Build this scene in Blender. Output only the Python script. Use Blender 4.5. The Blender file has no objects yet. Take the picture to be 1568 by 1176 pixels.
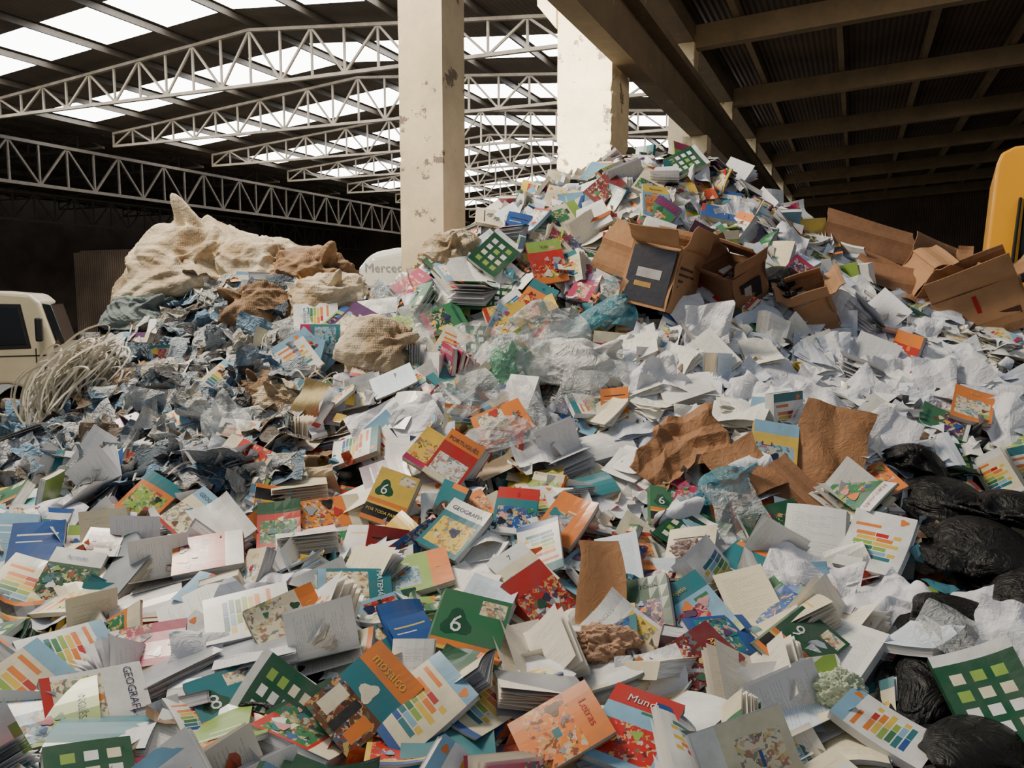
import bpy, bmesh, math, random
import numpy as np
from mathutils import Vector, Matrix, Euler
rng=np.random.default_rng(7); random.seed(7)
S=bpy.context.scene
# ------------------------------------------------------------------ camera
CAMZ=2.2; PITCH=math.radians(6.4); FP=1230.0   # survey units: 1568 px wide frame
cp,sp=math.cos(PITCH),math.sin(PITCH)
cam=bpy.data.cameras.new('camera'); co=bpy.data.objects.new('camera',cam)
S.collection.objects.link(co); S.camera=co
cam.sensor_width=36; cam.lens=FP/1568*36; cam.clip_end=300
co.location=(0,0,CAMZ); co.rotation_euler=(math.pi/2-PITCH,0,0)
FW=np.array([0,cp,-sp]); UP=np.array([0,sp,cp]); RT=np.array([1.,0,0])
def ray(px,py):
    return FW+RT*(px-784)/FP+UP*(588-py)/FP
def P(px,py,d):
    r=ray(px,py); return np.array([0,0,CAMZ])+r*(d/r[1])
def proj(p):
    q=np.asarray(p)-np.array([0,0,CAMZ]); f=q@FW
    return 784+FP*(q@RT)/f, 588-FP*(q@UP)/f
YAW=math.radians(23)
# ------------------------------------------------------------------ colour
def lin(c):
    c=np.asarray(c,float); return np.where(c<=.04045,c/12.92,((c+.055)/1.055)**2.4)
# ------------------------------------------------------------------ materials
def new_mat(name):
    m=bpy.data.materials.new(name); m.use_nodes=True; nt=m.node_tree
    return m,nt,nt.nodes['Principled BSDF']
def mth(nt,op,a,b=None):
    n=nt.nodes.new('ShaderNodeMath'); n.operation=op
    for i,x in enumerate((a,b)):
        if x is None: continue
        if isinstance(x,(int,float)): n.inputs[i].default_value=x
        else: nt.links.new(x,n.inputs[i])
    return n.outputs[0]
def mixc(nt,f,a,b,mode='MIX'):
    n=nt.nodes.new('ShaderNodeMix'); n.data_type='RGBA'; n.blend_type=mode
    for i,x in ((0,f),(6,a),(7,b)):
        if isinstance(x,(int,float)): n.inputs[i].default_value=x
        elif isinstance(x,(tuple,list,np.ndarray)): n.inputs[i].default_value=(*[float(t) for t in x[:3]],1)
        else: nt.links.new(x,n.inputs[i])
    return n.outputs[2]
def bump(nt,bsdf,h,strength=.3,dist=.02):
    b=nt.nodes.new('ShaderNodeBump'); b.inputs['Strength'].default_value=strength; b.inputs['Distance'].default_value=dist
    nt.links.new(h,b.inputs['Height']); nt.links.new(b.outputs[0],bsdf.inputs['Normal'])
def noise(nt,scale,detail=4,coord='Object',rough=.6,dist=0):
    tc=nt.nodes.new('ShaderNodeTexCoord'); n=nt.nodes.new('ShaderNodeTexNoise')
    n.inputs['Scale'].default_value=scale; n.inputs['Detail'].default_value=detail; n.inputs['Roughness'].default_value=rough
    n.inputs['Distortion'].default_value=dist
    nt.links.new(tc.outputs[coord],n.inputs['Vector']); return n.outputs['Fac']
def ramp(nt,f,a,b):
    m=nt.nodes.new('ShaderNodeMapRange'); m.inputs[1].default_value=a; m.inputs[2].default_value=b
    nt.links.new(f,m.inputs[0]); return m.outputs[0]
def attr(nt):
    a=nt.nodes.new('ShaderNodeAttribute'); a.attribute_name='col'; return a.outputs['Color']
def m_simple(name,c,rough=.6,metal=0,ns=6,var=.25,bs=.2,bscale=30,useattr=False,spec=.5,coat=0):
    m,nt,b=new_mat(name); base=lin(c)
    f=noise(nt,ns,6)
    src=attr(nt) if useattr else base
    dark=mixc(nt,var,src,(0,0,0)) 
    c2=mixc(nt,ramp(nt,f,.35,.65),dark,src)
    nt.links.new(c2,b.inputs['Base Color'])
    b.inputs['Roughness'].default_value=rough; b.inputs['Metallic'].default_value=metal
    b.inputs['Specular IOR Level'].default_value=spec
    if coat: b.inputs['Coat Weight'].default_value=coat
    if bs: bump(nt,b,noise(nt,bscale,5),bs)
    return m
MP_print,nt,b=new_mat('printed_cover')
c=mixc(nt,mth(nt,'MULTIPLY',ramp(nt,noise(nt,9,6),.38,.7),.35),attr(nt),lin((.42,.40,.38)))
nt.links.new(c,b.inputs['Base Color']); b.inputs['Roughness'].default_value=.28; b.inputs['Specular IOR Level'].default_value=.5
MP_ill,nt,b=new_mat('illustrated_cover')
tc=nt.nodes.new('ShaderNodeTexCoord'); nz=nt.nodes.new('ShaderNodeTexNoise'); nz.inputs['Scale'].default_value=45; nt.links.new(tc.outputs['Object'],nz.inputs['Vector'])
va=nt.nodes.new('ShaderNodeVectorMath'); va.operation='SCALE'; va.inputs['Scale'].default_value=.045; nt.links.new(nz.outputs['Color'],va.inputs[0])
vb=nt.nodes.new('ShaderNodeVectorMath'); nt.links.new(tc.outputs['Object'],vb.inputs[0]); nt.links.new(va.outputs[0],vb.inputs[1])
vo=nt.nodes.new('ShaderNodeTexVoronoi'); vo.inputs['Scale'].default_value=75; nt.links.new(vb.outputs[0],vo.inputs['Vector'])
sx=nt.nodes.new('ShaderNodeSeparateColor'); nt.links.new(vo.outputs['Color'],sx.inputs[0])
cr=nt.nodes.new('ShaderNodeValToRGB'); cr.color_ramp.interpolation='CONSTANT'; e=cr.color_ramp.elements
pal=[(.8,.79,.74),(.8,.62,.34),(.62,.3,.24),(.32,.46,.35),(.28,.42,.52),(.8,.68,.56),(.2,.15,.13),(.82,.75,.45)]
e[0].color=(*lin(pal[0]),1); e[0].position=0; e[1].position=.13; e[1].color=(*lin(pal[1]),1)
for i in range(2,8):
    x=e.new(i*.125); x.color=(*lin(pal[i]),1)
nt.links.new(sx.outputs[0],cr.inputs[0])
c=mixc(nt,mth(nt,'MULTIPLY',mth(nt,'GREATER_THAN',sx.outputs[1],.5),.75),attr(nt),cr.outputs[0])
nt.links.new(c,b.inputs['Base Color']); b.inputs['Roughness'].default_value=.28
def page_mat(name,dens,ink):
    m,nt,b=new_mat(name)
    uv=nt.nodes.new('ShaderNodeUVMap'); uv.uv_map='UVMap'
    s=nt.nodes.new('ShaderNodeSeparateXYZ'); nt.links.new(uv.outputs[0],s.inputs[0])
    u,v=s.outputs[0],s.outputs[1]
    vv=mth(nt,'MULTIPLY',v,dens); row=mth(nt,'FLOOR',vv); fr=mth(nt,'FRACT',vv)
    line=mth(nt,'LESS_THAN',fr,.38)
    cx=nt.nodes.new('ShaderNodeCombineXYZ'); nt.links.new(mth(nt,'MULTIPLY',u,60.),cx.inputs[0]); nt.links.new(mth(nt,'MULTIPLY',row,7.31),cx.inputs[1])
    n=nt.nodes.new('ShaderNodeTexNoise'); n.inputs['Scale'].default_value=1; n.inputs['Detail'].default_value=1
    nt.links.new(cx.outputs[0],n.inputs['Vector'])
    word=mth(nt,'GREATER_THAN',n.outputs['Fac'],.43)
    n2=nt.nodes.new('ShaderNodeTexWhiteNoise'); n2.noise_dimensions='1D'; nt.links.new(row,n2.inputs['W'])
    ln=mth(nt,'LESS_THAN',u,mth(nt,'ADD',mth(nt,'MULTIPLY',n2.outputs['Value'],.8),.25))
    mk=mth(nt,'MULTIPLY',line,word); mk=mth(nt,'MULTIPLY',mk,ln)
    mk=mth(nt,'MULTIPLY',mk,mth(nt,'GREATER_THAN',u,.12)); mk=mth(nt,'MULTIPLY',mk,mth(nt,'LESS_THAN',u,.88))
    mk=mth(nt,'MULTIPLY',mk,mth(nt,'GREATER_THAN',v,.12)); mk=mth(nt,'MULTIPLY',mk,mth(nt,'LESS_THAN',v,.88))
    c=mixc(nt,mth(nt,'MULTIPLY',mk,ink),attr(nt),(.05,.05,.06))
    nt.links.new(c,b.inputs['Base Color']); b.inputs['Roughness'].default_value=.6; b.inputs['Specular IOR Level'].default_value=.3
    bump(nt,b,noise(nt,14,3),.25,.01)
    return m
MP_page=page_mat('printed_page',44,.36)
MP_edge,nt,b=new_mat('page_block_edge')
uv=nt.nodes.new('ShaderNodeUVMap'); s=nt.nodes.new('ShaderNodeSeparateXYZ'); nt.links.new(uv.outputs[0],s.inputs[0])
cx=nt.nodes.new('ShaderNodeCombineXYZ'); nt.links.new(mth(nt,'MULTIPLY',s.outputs[1],22.),cx.inputs[1]); nt.links.new(mth(nt,'MULTIPLY',s.outputs[0],1.5),cx.inputs[0])
n=nt.nodes.new('ShaderNodeTexNoise'); n.inputs['Scale'].default_value=1; n.inputs['Detail'].default_value=2; nt.links.new(cx.outputs[0],n.inputs['Vector'])
c=mixc(nt,ramp(nt,n.outputs['Fac'],.35,.6),mixc(nt,.6,attr(nt),(.08,.08,.08)),attr(nt))
nt.links.new(c,b.inputs['Base Color']); b.inputs['Roughness'].default_value=.8
BOOKM=[MP_print,MP_page,MP_edge,MP_ill]
# ------------------------------------------------------------------ mesh accumulators
class Part:
    __slots__=('v','l','s','c','m','uv')
    def __init__(s,v,faces,c,m,uv=None):
        s.v=np.asarray(v,float).reshape(-1,3)
        s.s=np.array([len(f) for f in faces],np.int32)
        s.l=np.array([i for f in faces for i in f],np.int32)
        n=len(faces)
        c=np.asarray(c,float); s.c=np.tile(c,(n,1)) if c.ndim==1 else c
        s.m=np.full(n,m,np.int32) if np.isscalar(m) else np.asarray(m,np.int32)
        s.uv=np.zeros((len(s.l),2)) if uv is None else np.asarray(uv,float).reshape(-1,2)
def merge(ps):
    r=Part.__new__(Part); off=0; ls=[]
    for p in ps: ls.append(p.l+off); off+=len(p.v)
    r.v=np.vstack([p.v for p in ps]); r.l=np.concatenate(ls); r.s=np.concatenate([p.s for p in ps])
    r.c=np.vstack([p.c for p in ps]); r.m=np.concatenate([p.m for p in ps]); r.uv=np.vstack([p.uv for p in ps]); return r
def xf(p,M,t):
    r=Part.__new__(Part); r.v=p.v@np.asarray(M).T+np.asarray(t); r.l,r.s,r.c,r.m,r.uv=p.l,p.s,p.c,p.m,p.uv; return r
def build(name,parts,mats,smooth=False,rotz=0,parent=None):
    p=merge(parts); me=bpy.data.meshes.new(name)
    me.vertices.add(len(p.v)); me.vertices.foreach_set('co',p.v.astype(np.float32).ravel())
    me.loops.add(len(p.l)); me.loops.foreach_set('vertex_index',p.l)
    me.polygons.add(len(p.s)); st=np.concatenate([[0],np.cumsum(p.s)[:-1]]).astype(np.int32)
    me.polygons.foreach_set('loop_start',st)
    me.polygons.foreach_set('material_index',p.m)
    me.update(calc_edges=True)
    me.polygons.foreach_set('use_smooth',np.full(len(p.s),smooth))
    u=me.uv_layers.new(name='UVMap'); u.data.foreach_set('uv',p.uv.astype(np.float32).ravel())
    a=me.color_attributes.new('col','FLOAT_COLOR','CORNER')
    cc=np.ones((len(p.l),4),np.float32); cc[:,:3]=np.repeat(p.c,p.s,axis=0); a.data.foreach_set('color',cc.ravel())
    for m in mats: me.materials.append(m)
    me.validate()
    o=bpy.data.objects.new(name,me); S.collection.objects.link(o); o.rotation_euler.z=rotz
    if parent: o.parent=parent
    return o
def empty(name,loc,rz=0):
    e=bpy.data.objects.new(name,None); S.collection.objects.link(e); e.location=loc; e.rotation_euler.z=rz; return e
BOXF=[(0,3,2,1),(4,5,6,7),(0,1,5,4),(1,2,6,5),(2,3,7,6),(3,0,4,7)]
def boxp(lo,hi,c=(.5,.5,.5),m=0):
    x0,y0,z0=lo;x1,y1,z1=hi
    v=[(x0,y0,z0),(x1,y0,z0),(x1,y1,z0),(x0,y1,z0),(x0,y0,z1),(x1,y0,z1),(x1,y1,z1),(x0,y1,z1)]
    uv=[(0,0),(1,0),(1,1),(0,1)]*6
    return Part(v,BOXF,c,m,uv)
def bar(p,q,w,h,c=(.5,.5,.5),m=0):
    p=np.array(p,float);q=np.array(q,float);d=q-p;L=np.linalg.norm(d);d/=L
    up=np.array([0,0,1.]) if abs(d[2])<.95 else np.array([1.,0,0])
    x=np.cross(d,up);x/=np.linalg.norm(x);z=np.cross(x,d)
    b=boxp((-w/2,0,-h/2),(w/2,L,h/2),c,m)
    return xf(b,np.stack([x,d,z],1),p)
def gridp(X,Y,Z,cols,m,flip=False,uvx=None,uvy=None):
    nx,ny=X.shape; v=np.stack([X,Y,Z],-1).reshape(-1,3)
    i,j=np.meshgrid(np.arange(nx-1),np.arange(ny-1),indexing='ij'); a=(i*ny+j).ravel()
    f=np.stack([a,a+ny,a+ny+1,a+1],1)
    if flip: f=f[:,::-1]
    p=Part.__new__(Part); p.v=v; p.l=f.ravel().astype(np.int32); p.s=np.full(len(a),4,np.int32)
    cols=np.asarray(cols,float); p.c=np.tile(cols,(len(a),1)) if cols.ndim==1 else cols.reshape(-1,3)
    p.m=np.full(len(a),m,np.int32) if np.isscalar(m) else np.asarray(m,np.int32)
    ux=np.linspace(0,1,nx) if uvx is None else uvx; uy=np.linspace(0,1,ny) if uvy is None else uvy
    UU,VV=np.meshgrid(ux,uy,indexing='ij'); U=np.stack([UU,VV],-1).reshape(-1,2)
    p.uv=U[p.l]; return p
# ------------------------------------------------------------------ text glyph meshes
_tx={}
def text(s):
    if s in _tx: return _tx[s]
    cu=bpy.data.curves.new('t','FONT'); cu.body=s; cu.resolution_u=2; cu.fill_mode='FRONT'
    o=bpy.data.objects.new('t',cu); S.collection.objects.link(o)
    dg=bpy.context.evaluated_depsgraph_get(); me=o.evaluated_get(dg).to_mesh()
    v=np.array([x.co[:2] for x in me.vertices]); f=[tuple(p.vertices) for p in me.polygons]
    o.evaluated_get(dg).to_mesh_clear(); bpy.data.objects.remove(o); bpy.data.curves.remove(cu)
    lo,hi=v.min(0),v.max(0); v=(v-(lo+hi)/2)/(hi[1]-lo[1])
    _tx[s]=(v,f); return _tx[s]
# ------------------------------------------------------------------ cover designs
G=dict(teal=(.16,.46,.5),green=(.2,.46,.3),dgreen=(.08,.31,.2),lime=(.55,.68,.3),red=(.74,.17,.14),orange=(.89,.5,.19),
 yellow=(.89,.75,.3),blue=(.15,.33,.6),lblue=(.52,.7,.81),purple=(.34,.18,.38),white=(.92,.92,.91),cream=(.9,.86,.74),
 mag=(.66,.17,.34),black=(.06,.06,.07),navy=(.09,.13,.3),brown=(.42,.26,.16),grey=(.6,.62,.65),pink=(.84,.6,.6),maroon=(.42,.1,.13))
def col(n): return lin(G[n.strip('*')]) if isinstance(n,str) else lin(n)
R=random
BR=['teal','green','lime','red','orange','yellow','blue','lblue','purple','mag','dgreen','red','orange','yellow','lblue','white','cream','white','cream']
WORDS=['MATEMÁTICA','HISTÓRIA','GEOGRAFIA','PORTUGUÊS','CIÊNCIAS','ARTE','Letras','Mundo','Aprender','INGLÊS','Projeto','5','6','7','8','9','Vida']
def D_strip():
    h=R.choice(['lblue','white','teal','white','lblue','cream']); r=[(0,.84,1,1,h),(.08,.74,.5,.79,'orange')]
    y=.66
    for k in range(6):
        a=['orange','yellow','lime','green','teal','blue'][k]; b=['red','orange','yellow','lime','lblue','teal'][k]
        x=.14+.03*(k%2); r+= [(x,y-.062,x+.31,y,a),(x+.32,y-.062,x+.52+.06*(k%3),y,b)]
        if k%2==0: r.append((x+.6,y-.062,x+.72,y,'yellow'))
        y-=.076
    r.append((0,0,1,.09,R.choice(['white','lblue','blue','orange','white'])))
    return dict(base=R.choice(['white','white','cream']),rects=r,discs=[(.82,.9,.05,'orange')])
def D_six(a='green',n='6',t=True):
    r=[(0,.0,1,.08,'orange'),(0,.08,1,.3,'black'),(0,.3,1,.34,'yellow'),(0,.34,1,.42,'orange'),(.58,.78,.95,.95,'*cream')]
    return dict(base=a,rects=r,discs=[(.3,.62,.15,'dgreen')],texts=[(n,.3,.62,.2,'white')]+([('POR TODA PARTE',.5,.2,.055,'yellow')] if t else []))
def D_grid():
    r=[(0,.88,1,1,'white')]
    for i in range(3):
        for j in range(4): r.append((.14+i*.26,.12+j*.18,.3+i*.26,.23+j*.18,R.choice(['white','white','cream','lime'])))
    return dict(base='dgreen',rects=r,discs=[])
def D_illus(b=None,txt=None):
    b=b or R.choice(BR); r=[]
    tb=R.random()<.6
    if tb: r.append((0,.74,1,1,R.choice(BR+['white','white','cream'])))
    k=R.random()
    if k<.45: r.append((.08,.1,.92,R.uniform(.5,.7),'*'+R.choice(BR+['cream','white'])))
    elif k<.75: r.append((0,R.uniform(0,.2),1,R.uniform(.5,.72),'*'+b))
    else: r+= [(R.uniform(.05,.4),.1,R.uniform(.6,.95),.6,'*'+R.choice(list(G)))]
    if R.random()<.5: r.append((0,0,1,R.uniform(.06,.16),R.choice(BR+['white'])))
    for _ in range(R.randint(0,2)):
        x,y=R.uniform(.05,.7),R.uniform(.1,.8); r.append((x,y,x+R.uniform(.1,.28),y+R.uniform(.03,.1),R.choice(list(G))))
    d=[(R.uniform(.15,.85),R.uniform(.15,.68),R.uniform(.03,.09),R.choice(list(G))) for _ in range(R.randint(1,6))]
    t=[(txt or R.choice(WORDS),.5,.85,R.uniform(.07,.1),R.choice(['white','black','yellow','red','navy']) if not (tb and r[0][4] in('white','cream')) else R.choice(['red','blue','dgreen','black']))] if (txt or R.random()<.5) else []
    return dict(base=b,rects=r,discs=d,texts=t)
def D_plain(b=None):
    b=b or R.choice(BR+['white','cream','grey','lblue','maroon'])
    return dict(base=b,rects=[(.12,.76,.88,.79,R.choice(['white','black','yellow'])),(.12,.64,.6,.66,'white'),(0,0,R.uniform(.2,1),.1,R.choice(BR))],discs=[],texts=[(R.choice(WORDS),.5,.5,.08,R.choice(['white','black','yellow']))] if R.random()<.3 else [])
def D_back(): return dict(base=R.choice(['white','white','cream',(.85,.9,.95)]),rects=[],discs=[],mat=1)
def D_photo(b='teal',w='mosaico'):
    return dict(base=b,rects=[(0,.72,1,1,'orange'),(0,0,1,.45,'*brown'),(.1,.1,.35,.4,'cream'),(.45,.05,.6,.42,'black'),(.7,.1,.9,.38,'orange')],discs=[(.5,.55,.1,'cream')],texts=[(w,.5,.85,.1,'yellow')])
def D_word(b,w,tc='white'): return D_illus(b,w)
def rnd_design():
    x=R.random()
    if x<.15: return D_strip()
    if x<.20: return D_six(R.choice(['green','teal','orange','lime']),R.choice('6789'),False)
    if x<.22: return D_grid()
    if x<.62: return D_illus()
    if x<.78: return D_plain()
    return D_back()
def lines(rects,k,i,n):
    s=set(np.round(np.linspace(0,1,n),3))
    for r in rects: s|={round(min(1,max(0,r[i])),3),round(min(1,max(0,r[i+2])),3)}
    s=sorted(s); o=[s[0]]
    for a in s[1:]:
        if a-o[-1]>.004: o.append(a)
    o[-1]=1.0; return np.array(o)
def cells(d,lx,ly):
    cx=(lx[1:]+lx[:-1])/2; cy=(ly[1:]+ly[:-1])/2
    C=np.tile(col(d['base']),(len(cx),len(cy),1)); Mm=np.full((len(cx),len(cy)),d.get('mat',0))
    for (x0,y0,x1,y1,c) in d['rects']:
        m=((cx>x0)&(cx<x1))[:,None]&((cy>y0)&(cy<y1))[None,:]; C[m]=col(c); Mm[m]=3 if isinstance(c,str) and c[0]=='*' else 0
    return C.reshape(-1,3),Mm.ravel()
def decals(d,w,h,z,near):
    out=[];k=1
    for (cx,cy,r,c) in d.get('discs',[]):
        n=9 if not near else 18; a=np.linspace(0,2*math.pi,n,endpoint=False)
        jr=1+.25*np.sin(a*3+cx*9)
        v=np.stack([cx*w-w/2+np.cos(a)*r*h*jr,cy*h-h/2+np.sin(a)*r*h*jr,np.full(n,z+.0005*k)],1)
        v[:,0]=np.clip(v[:,0],-w/2,w/2); v[:,1]=np.clip(v[:,1],-h/2,h/2)
        out.append(Part(v,[tuple(range(n))],col(c),0)); k+=1
    for (s,cx,cy,sz,c) in d.get('texts',[]):
        tv,tf=text(s); v=tv*sz*h; wx=np.abs(v[:,0]).max()
        if wx>.44*w: v=v*np.array([.44*w/wx,max(.44*w/wx,.75)])
        v=np.column_stack([v[:,0]+cx*w-w/2,v[:,1]+cy*h-h/2,np.full(len(v),z+.0006*k+.0006)])
        out.append(Part(v,tf,col(c),0)); k+=1
    return out
PAPERS=[(.9,.89,.87),(.87,.87,.88),(.91,.88,.82),(.82,.82,.83)]
def make_book(w,h,t,d,near=False):
    lx=lines(d['rects'],0,0,6); ly=lines(d['rects'],0,1,6)
    X,Y=np.meshgrid((lx-.5)*w,(ly-.5)*h,indexing='ij')
    C,Mm=cells(d,lx,ly)
    top=gridp(X,Y,np.full(X.shape,t/2),C,Mm,uvx=lx,uvy=ly)
    bx=np.linspace(0,1,6); X2,Y2=np.meshgrid((bx-.5)*w,(bx-.5)*h,indexing='ij')
    bot=gridp(X2,Y2,np.full(X2.shape,-t/2),col(d['base'])*.9,0,flip=True)
    pc=lin(R.choice(PAPERS)); ps=[top,bot]; z=np.array([-t/2,t/2])
    ins=.004
    for side in range(4):
        if side<2:
            y=(-h/2+ins) if side==0 else h/2-ins
            XX,ZZ=np.meshgrid((bx-.5)*w,z,indexing='ij'); YY=np.full(XX.shape,y); g=gridp(XX,YY,ZZ,pc,2,flip=side==1)
        else:
            x=-w/2 if side==2 else w/2-ins
            YY,ZZ=np.meshgrid((bx-.5)*h,z,indexing='ij'); XX=np.full(YY.shape,x)
            g=gridp(XX,YY,ZZ,pc if side==3 else col(d['base'])*.85,2 if side==3 else 0,flip=side==2)
        ps.append(g)
    ps+=decals(d,w,h,t/2,near)
    p=merge(ps)
    v=p.v; x=v[:,0]/w; y=v[:,1]/h; k=min(.014/max(t,.006),1.3)
    b1,b2,b3=R.gauss(0,.08)*k,R.gauss(0,.06)*k,R.gauss(0,.07)*k
    cc=abs(R.gauss(0,.16))*k; sx,sy=1,R.choice([-1,1])
    v[:,2]+= b1*w*(4*x*x)*.5+b2*h*4*y*y*.5+b3*w*x*y+ cc*w*np.clip(x*sx+y*sy-.3,0,1)**2*1.5
    v[:,0]+= R.gauss(0,.25)*(v[:,2])
    return p
def leaf(w,h,d,th,curl,dx,paper):
    if d is None: lx=np.linspace(0,1,6); ly=np.array([0,.5,1.]); C=paper; m=1
    else: lx=lines(d['rects'],0,0,7); ly=lines(d['rects'],0,1,3); C,m=cells(d,lx,ly)
    s=np.linspace(0,1,25); ang=th+curl*s; px=np.concatenate([[0],np.cumsum(np.cos(ang[:-1]))/24])*w; pz=np.concatenate([[0],np.cumsum(np.sin(ang[:-1]))/24])*w
    gx=np.interp(lx,s,px); gz=np.interp(lx,s,pz)
    Y=np.tile((ly-.5)*h,(len(lx),1)); X=np.tile(gx[:,None],(1,len(ly)))+dx; Z=np.tile(gz[:,None],(1,len(ly)))
    Z=Z+R.gauss(0,.01)*(Y/h)*lx[:,None]
    return gridp(X,Y,Z,C,m,uvx=lx,uvy=ly)
def make_fan(w,h,n,a0,a1,d,openb=False):
    ps=[];pc=lin(R.choice(PAPERS)); cb=R.uniform(-.9,.3)
    for i in range(n):
        u=i/(n-1)
        if openb: u2=.5+.5*np.sign(u-.5)*abs(2*u-1)**.22 if u!=.5 else .3; c=(.7 if u<.5 else -.7)*(1-abs(2*u-1)**.3)*.9*R.uniform(.6,1.1)
        else: u2=u; c=cb*(.3+.7*u)+R.gauss(0,.05)
        th=a0+(a1-a0)*u2+R.gauss(0,.012)
        dd=d if i in(0,n-1) else None
        if openb: dd=dict(base=d['base'],rects=[],discs=[],mat=0) if i in(0,n-1) else None
        elif dd is not None and i==0: dd=dict(base=d['base'],rects=[],discs=[])
        ps.append(leaf(w,h,dd,th,c,0,pc))
    p=merge(ps)
    if not openb: p.v[:,0]-=w/2
    return p
def fold(p,seed,n=6):
    r=np.random.default_rng(seed); out=np.zeros(len(p))
    for k in range(n):
        d=r.normal(size=3);d/=np.linalg.norm(d); e=r.normal(size=3)
        q=(p@d)*r.uniform(.7,2.2)+r.uniform(0,9)+.45*np.sin(p@e*1.3)
        out+=np.abs((q%2)-1)
    return (out/n-.5)*2.2
def make_sheet(w,h,paper,crumple=0,mat=1,n=8,amp=.16,bend=1.):
    nx,ny=n,int(n*1.3); X,Y=np.meshgrid(np.linspace(-.5,.5,nx)*w,np.linspace(-.5,.5,ny)*h,indexing='ij')
    a=R.uniform(0,math.pi); q=(X*math.cos(a)+Y*math.sin(a))/h
    Z=R.gauss(0,.25)*bend*h*q*q+R.gauss(0,.02)*np.sin(q*7+R.random()*6)
    a2=R.uniform(0,math.pi); q2=(X*math.cos(a2)+Y*math.sin(a2))/h+R.uniform(-.25,.25)
    Z+=np.abs(q2)*h*R.gauss(0,.15)*bend
    if R.random()<.2: Z+=np.clip(q2,0,1)*h*R.uniform(.2,.8)*bend
    if crumple:
        pts=np.stack([X,Y,Z],-1).reshape(-1,3)
        D=fold(pts*crumple,R.randint(0,99999),6).reshape(X.shape); D2=fold(pts*crumple,R.randint(0,99999),5).reshape(X.shape)
        Z+=D*h*amp; X=X*.85+D2*.035
    return gridp(X,Y,Z,paper,mat)
# ------------------------------------------------------------------ heap surface
ctl=[]
prof={-500:[(1176,1.7),(850,2.7),(720,3.7),(700,4.2)],
 -200:[(1176,1.95),(1000,2.6),(850,3.25),(750,4.0),(690,4.8)],
 0:[(1176,2.1),(1000,2.7),(850,3.4),(750,4.0),(690,4.65),(655,5.3)],
 100:[(1176,2.1),(1000,2.7),(850,3.4),(750,4.0),(660,4.75),(590,5.3),(560,5.6)],
 200:[(1176,2.1),(1000,2.7),(850,3.4),(750,4.0),(650,4.7),(560,5.3),(480,5.9)],
 400:[(1176,2.1),(1000,2.7),(850,3.4),(700,4.2),(600,4.8),(500,5.4),(430,6.0)],
 600:[(1176,2.1),(1000,2.7),(850,3.4),(700,4.15),(600,4.65),(500,5.2),(432,5.6)],
 690:[(1176,2.1),(1000,2.7),(850,3.4),(700,4.1),(600,4.6),(500,5.1),(410,5.45),(388,5.6)],
 790:[(1176,2.1),(1000,2.7),(850,3.4),(700,4.1),(600,4.55),(500,5.0),(400,5.45),(320,5.85),(298,6.0)],
 900:[(1176,2.1),(1000,2.7),(850,3.4),(700,4.05),(600,4.55),(500,5.0),(400,5.45),(320,5.9),(262,6.3)],
 1000:[(1176,2.1),(1000,2.7),(850,3.35),(700,4.0),(600,4.45),(500,4.9),(400,5.35),(300,5.9),(233,6.4)],
 1090:[(1176,2.1),(1000,2.7),(850,3.3),(700,3.95),(600,4.4),(500,4.9),(400,5.35),(320,5.9),(262,6.3)],
 1200:[(1176,2.05),(1000,2.6),(850,3.2),(700,3.85),(600,4.35),(500,4.9),(400,5.4),(340,6.0)],
 1300:[(1176,2.05),(1000,2.6),(850,3.2),(700,3.85),(600,4.35),(500,4.95),(410,5.6)],
 1420:[(1176,2.0),(1000,2.5),(850,3.1),(700,3.8),(600,4.35),(500,4.95),(440,5.5)],
 1568:[(1176,2.0),(1000,2.5),(850,3.1),(700,3.75),(600,4.3),(530,4.85),(480,5.4)],
 1800:[(1176,1.85),(850,2.9),(700,3.6),(600,4.25),(550,5.0)],
 2100:[(1176,1.6),(850,2.6),(700,3.5),(640,4.2)]}
for px,l in prof.items():
    for py,d in l: ctl.append(P(px,py,d))
    q=P(px,*l[-1]); r=q[:2]/np.linalg.norm(q[:2])
    for dd,dz in((.6,.3),(1.5,1.1),(2.6,2.4),(4,4)):
        xy=q[:2]+r*dd; ctl.append(np.array([xy[0],xy[1],max(-.1,q[2]-dz)]))
for x in(-6,-3,-1.2,0,1.2,3,6):
    for y in(-1.5,0,.9): ctl.append(np.array([x,y,.75 if y>0 else .6]))
ctl=np.array(ctl)
def phi(a,b): return np.sqrt(((a[:,None,:]-b[None])**2).sum(-1)+.02)
A=phi(ctl[:,:2],ctl[:,:2]); n=len(ctl)
A+=np.eye(n)*-.04
AA=np.zeros((n+1,n+1)); AA[:n,:n]=A; AA[:n,n]=1; AA[n,:n]=1
W=np.linalg.lstsq(AA,np.append(ctl[:,2],0),rcond=None)[0]
GX=np.arange(-8,9.01,.06); GY=np.arange(-1.5,11.01,.06)
gx,gy=np.meshgrid(GX,GY,indexing='ij'); pts=np.stack([gx.ravel(),gy.ravel()],1)
HZ=np.concatenate([phi(c,ctl[:,:2])@W[:n]+W[n] for c in np.array_split(pts,20)]).reshape(gx.shape)
p3=np.column_stack([pts,np.zeros(len(pts))])
HZ+= .06*(np.sin(gx*3.1+1.3*np.sin(gy*2.3))*np.cos(gy*3.7+gx))+.05*fold(p3*2.6,5,6).reshape(gx.shape)
HZ=np.maximum(HZ,-.05)
def H(x,y):
    i=np.clip((x+8)/.06,0,len(GX)-2.001); j=np.clip((y+1.5)/.06,0,len(GY)-2.001)
    a,b=int(i),int(j); u,v=i-a,j-b
    return (HZ[a,b]*(1-u)+HZ[a+1,b]*u)*(1-v)+(HZ[a,b+1]*(1-u)+HZ[a+1,b+1]*u)*v
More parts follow.
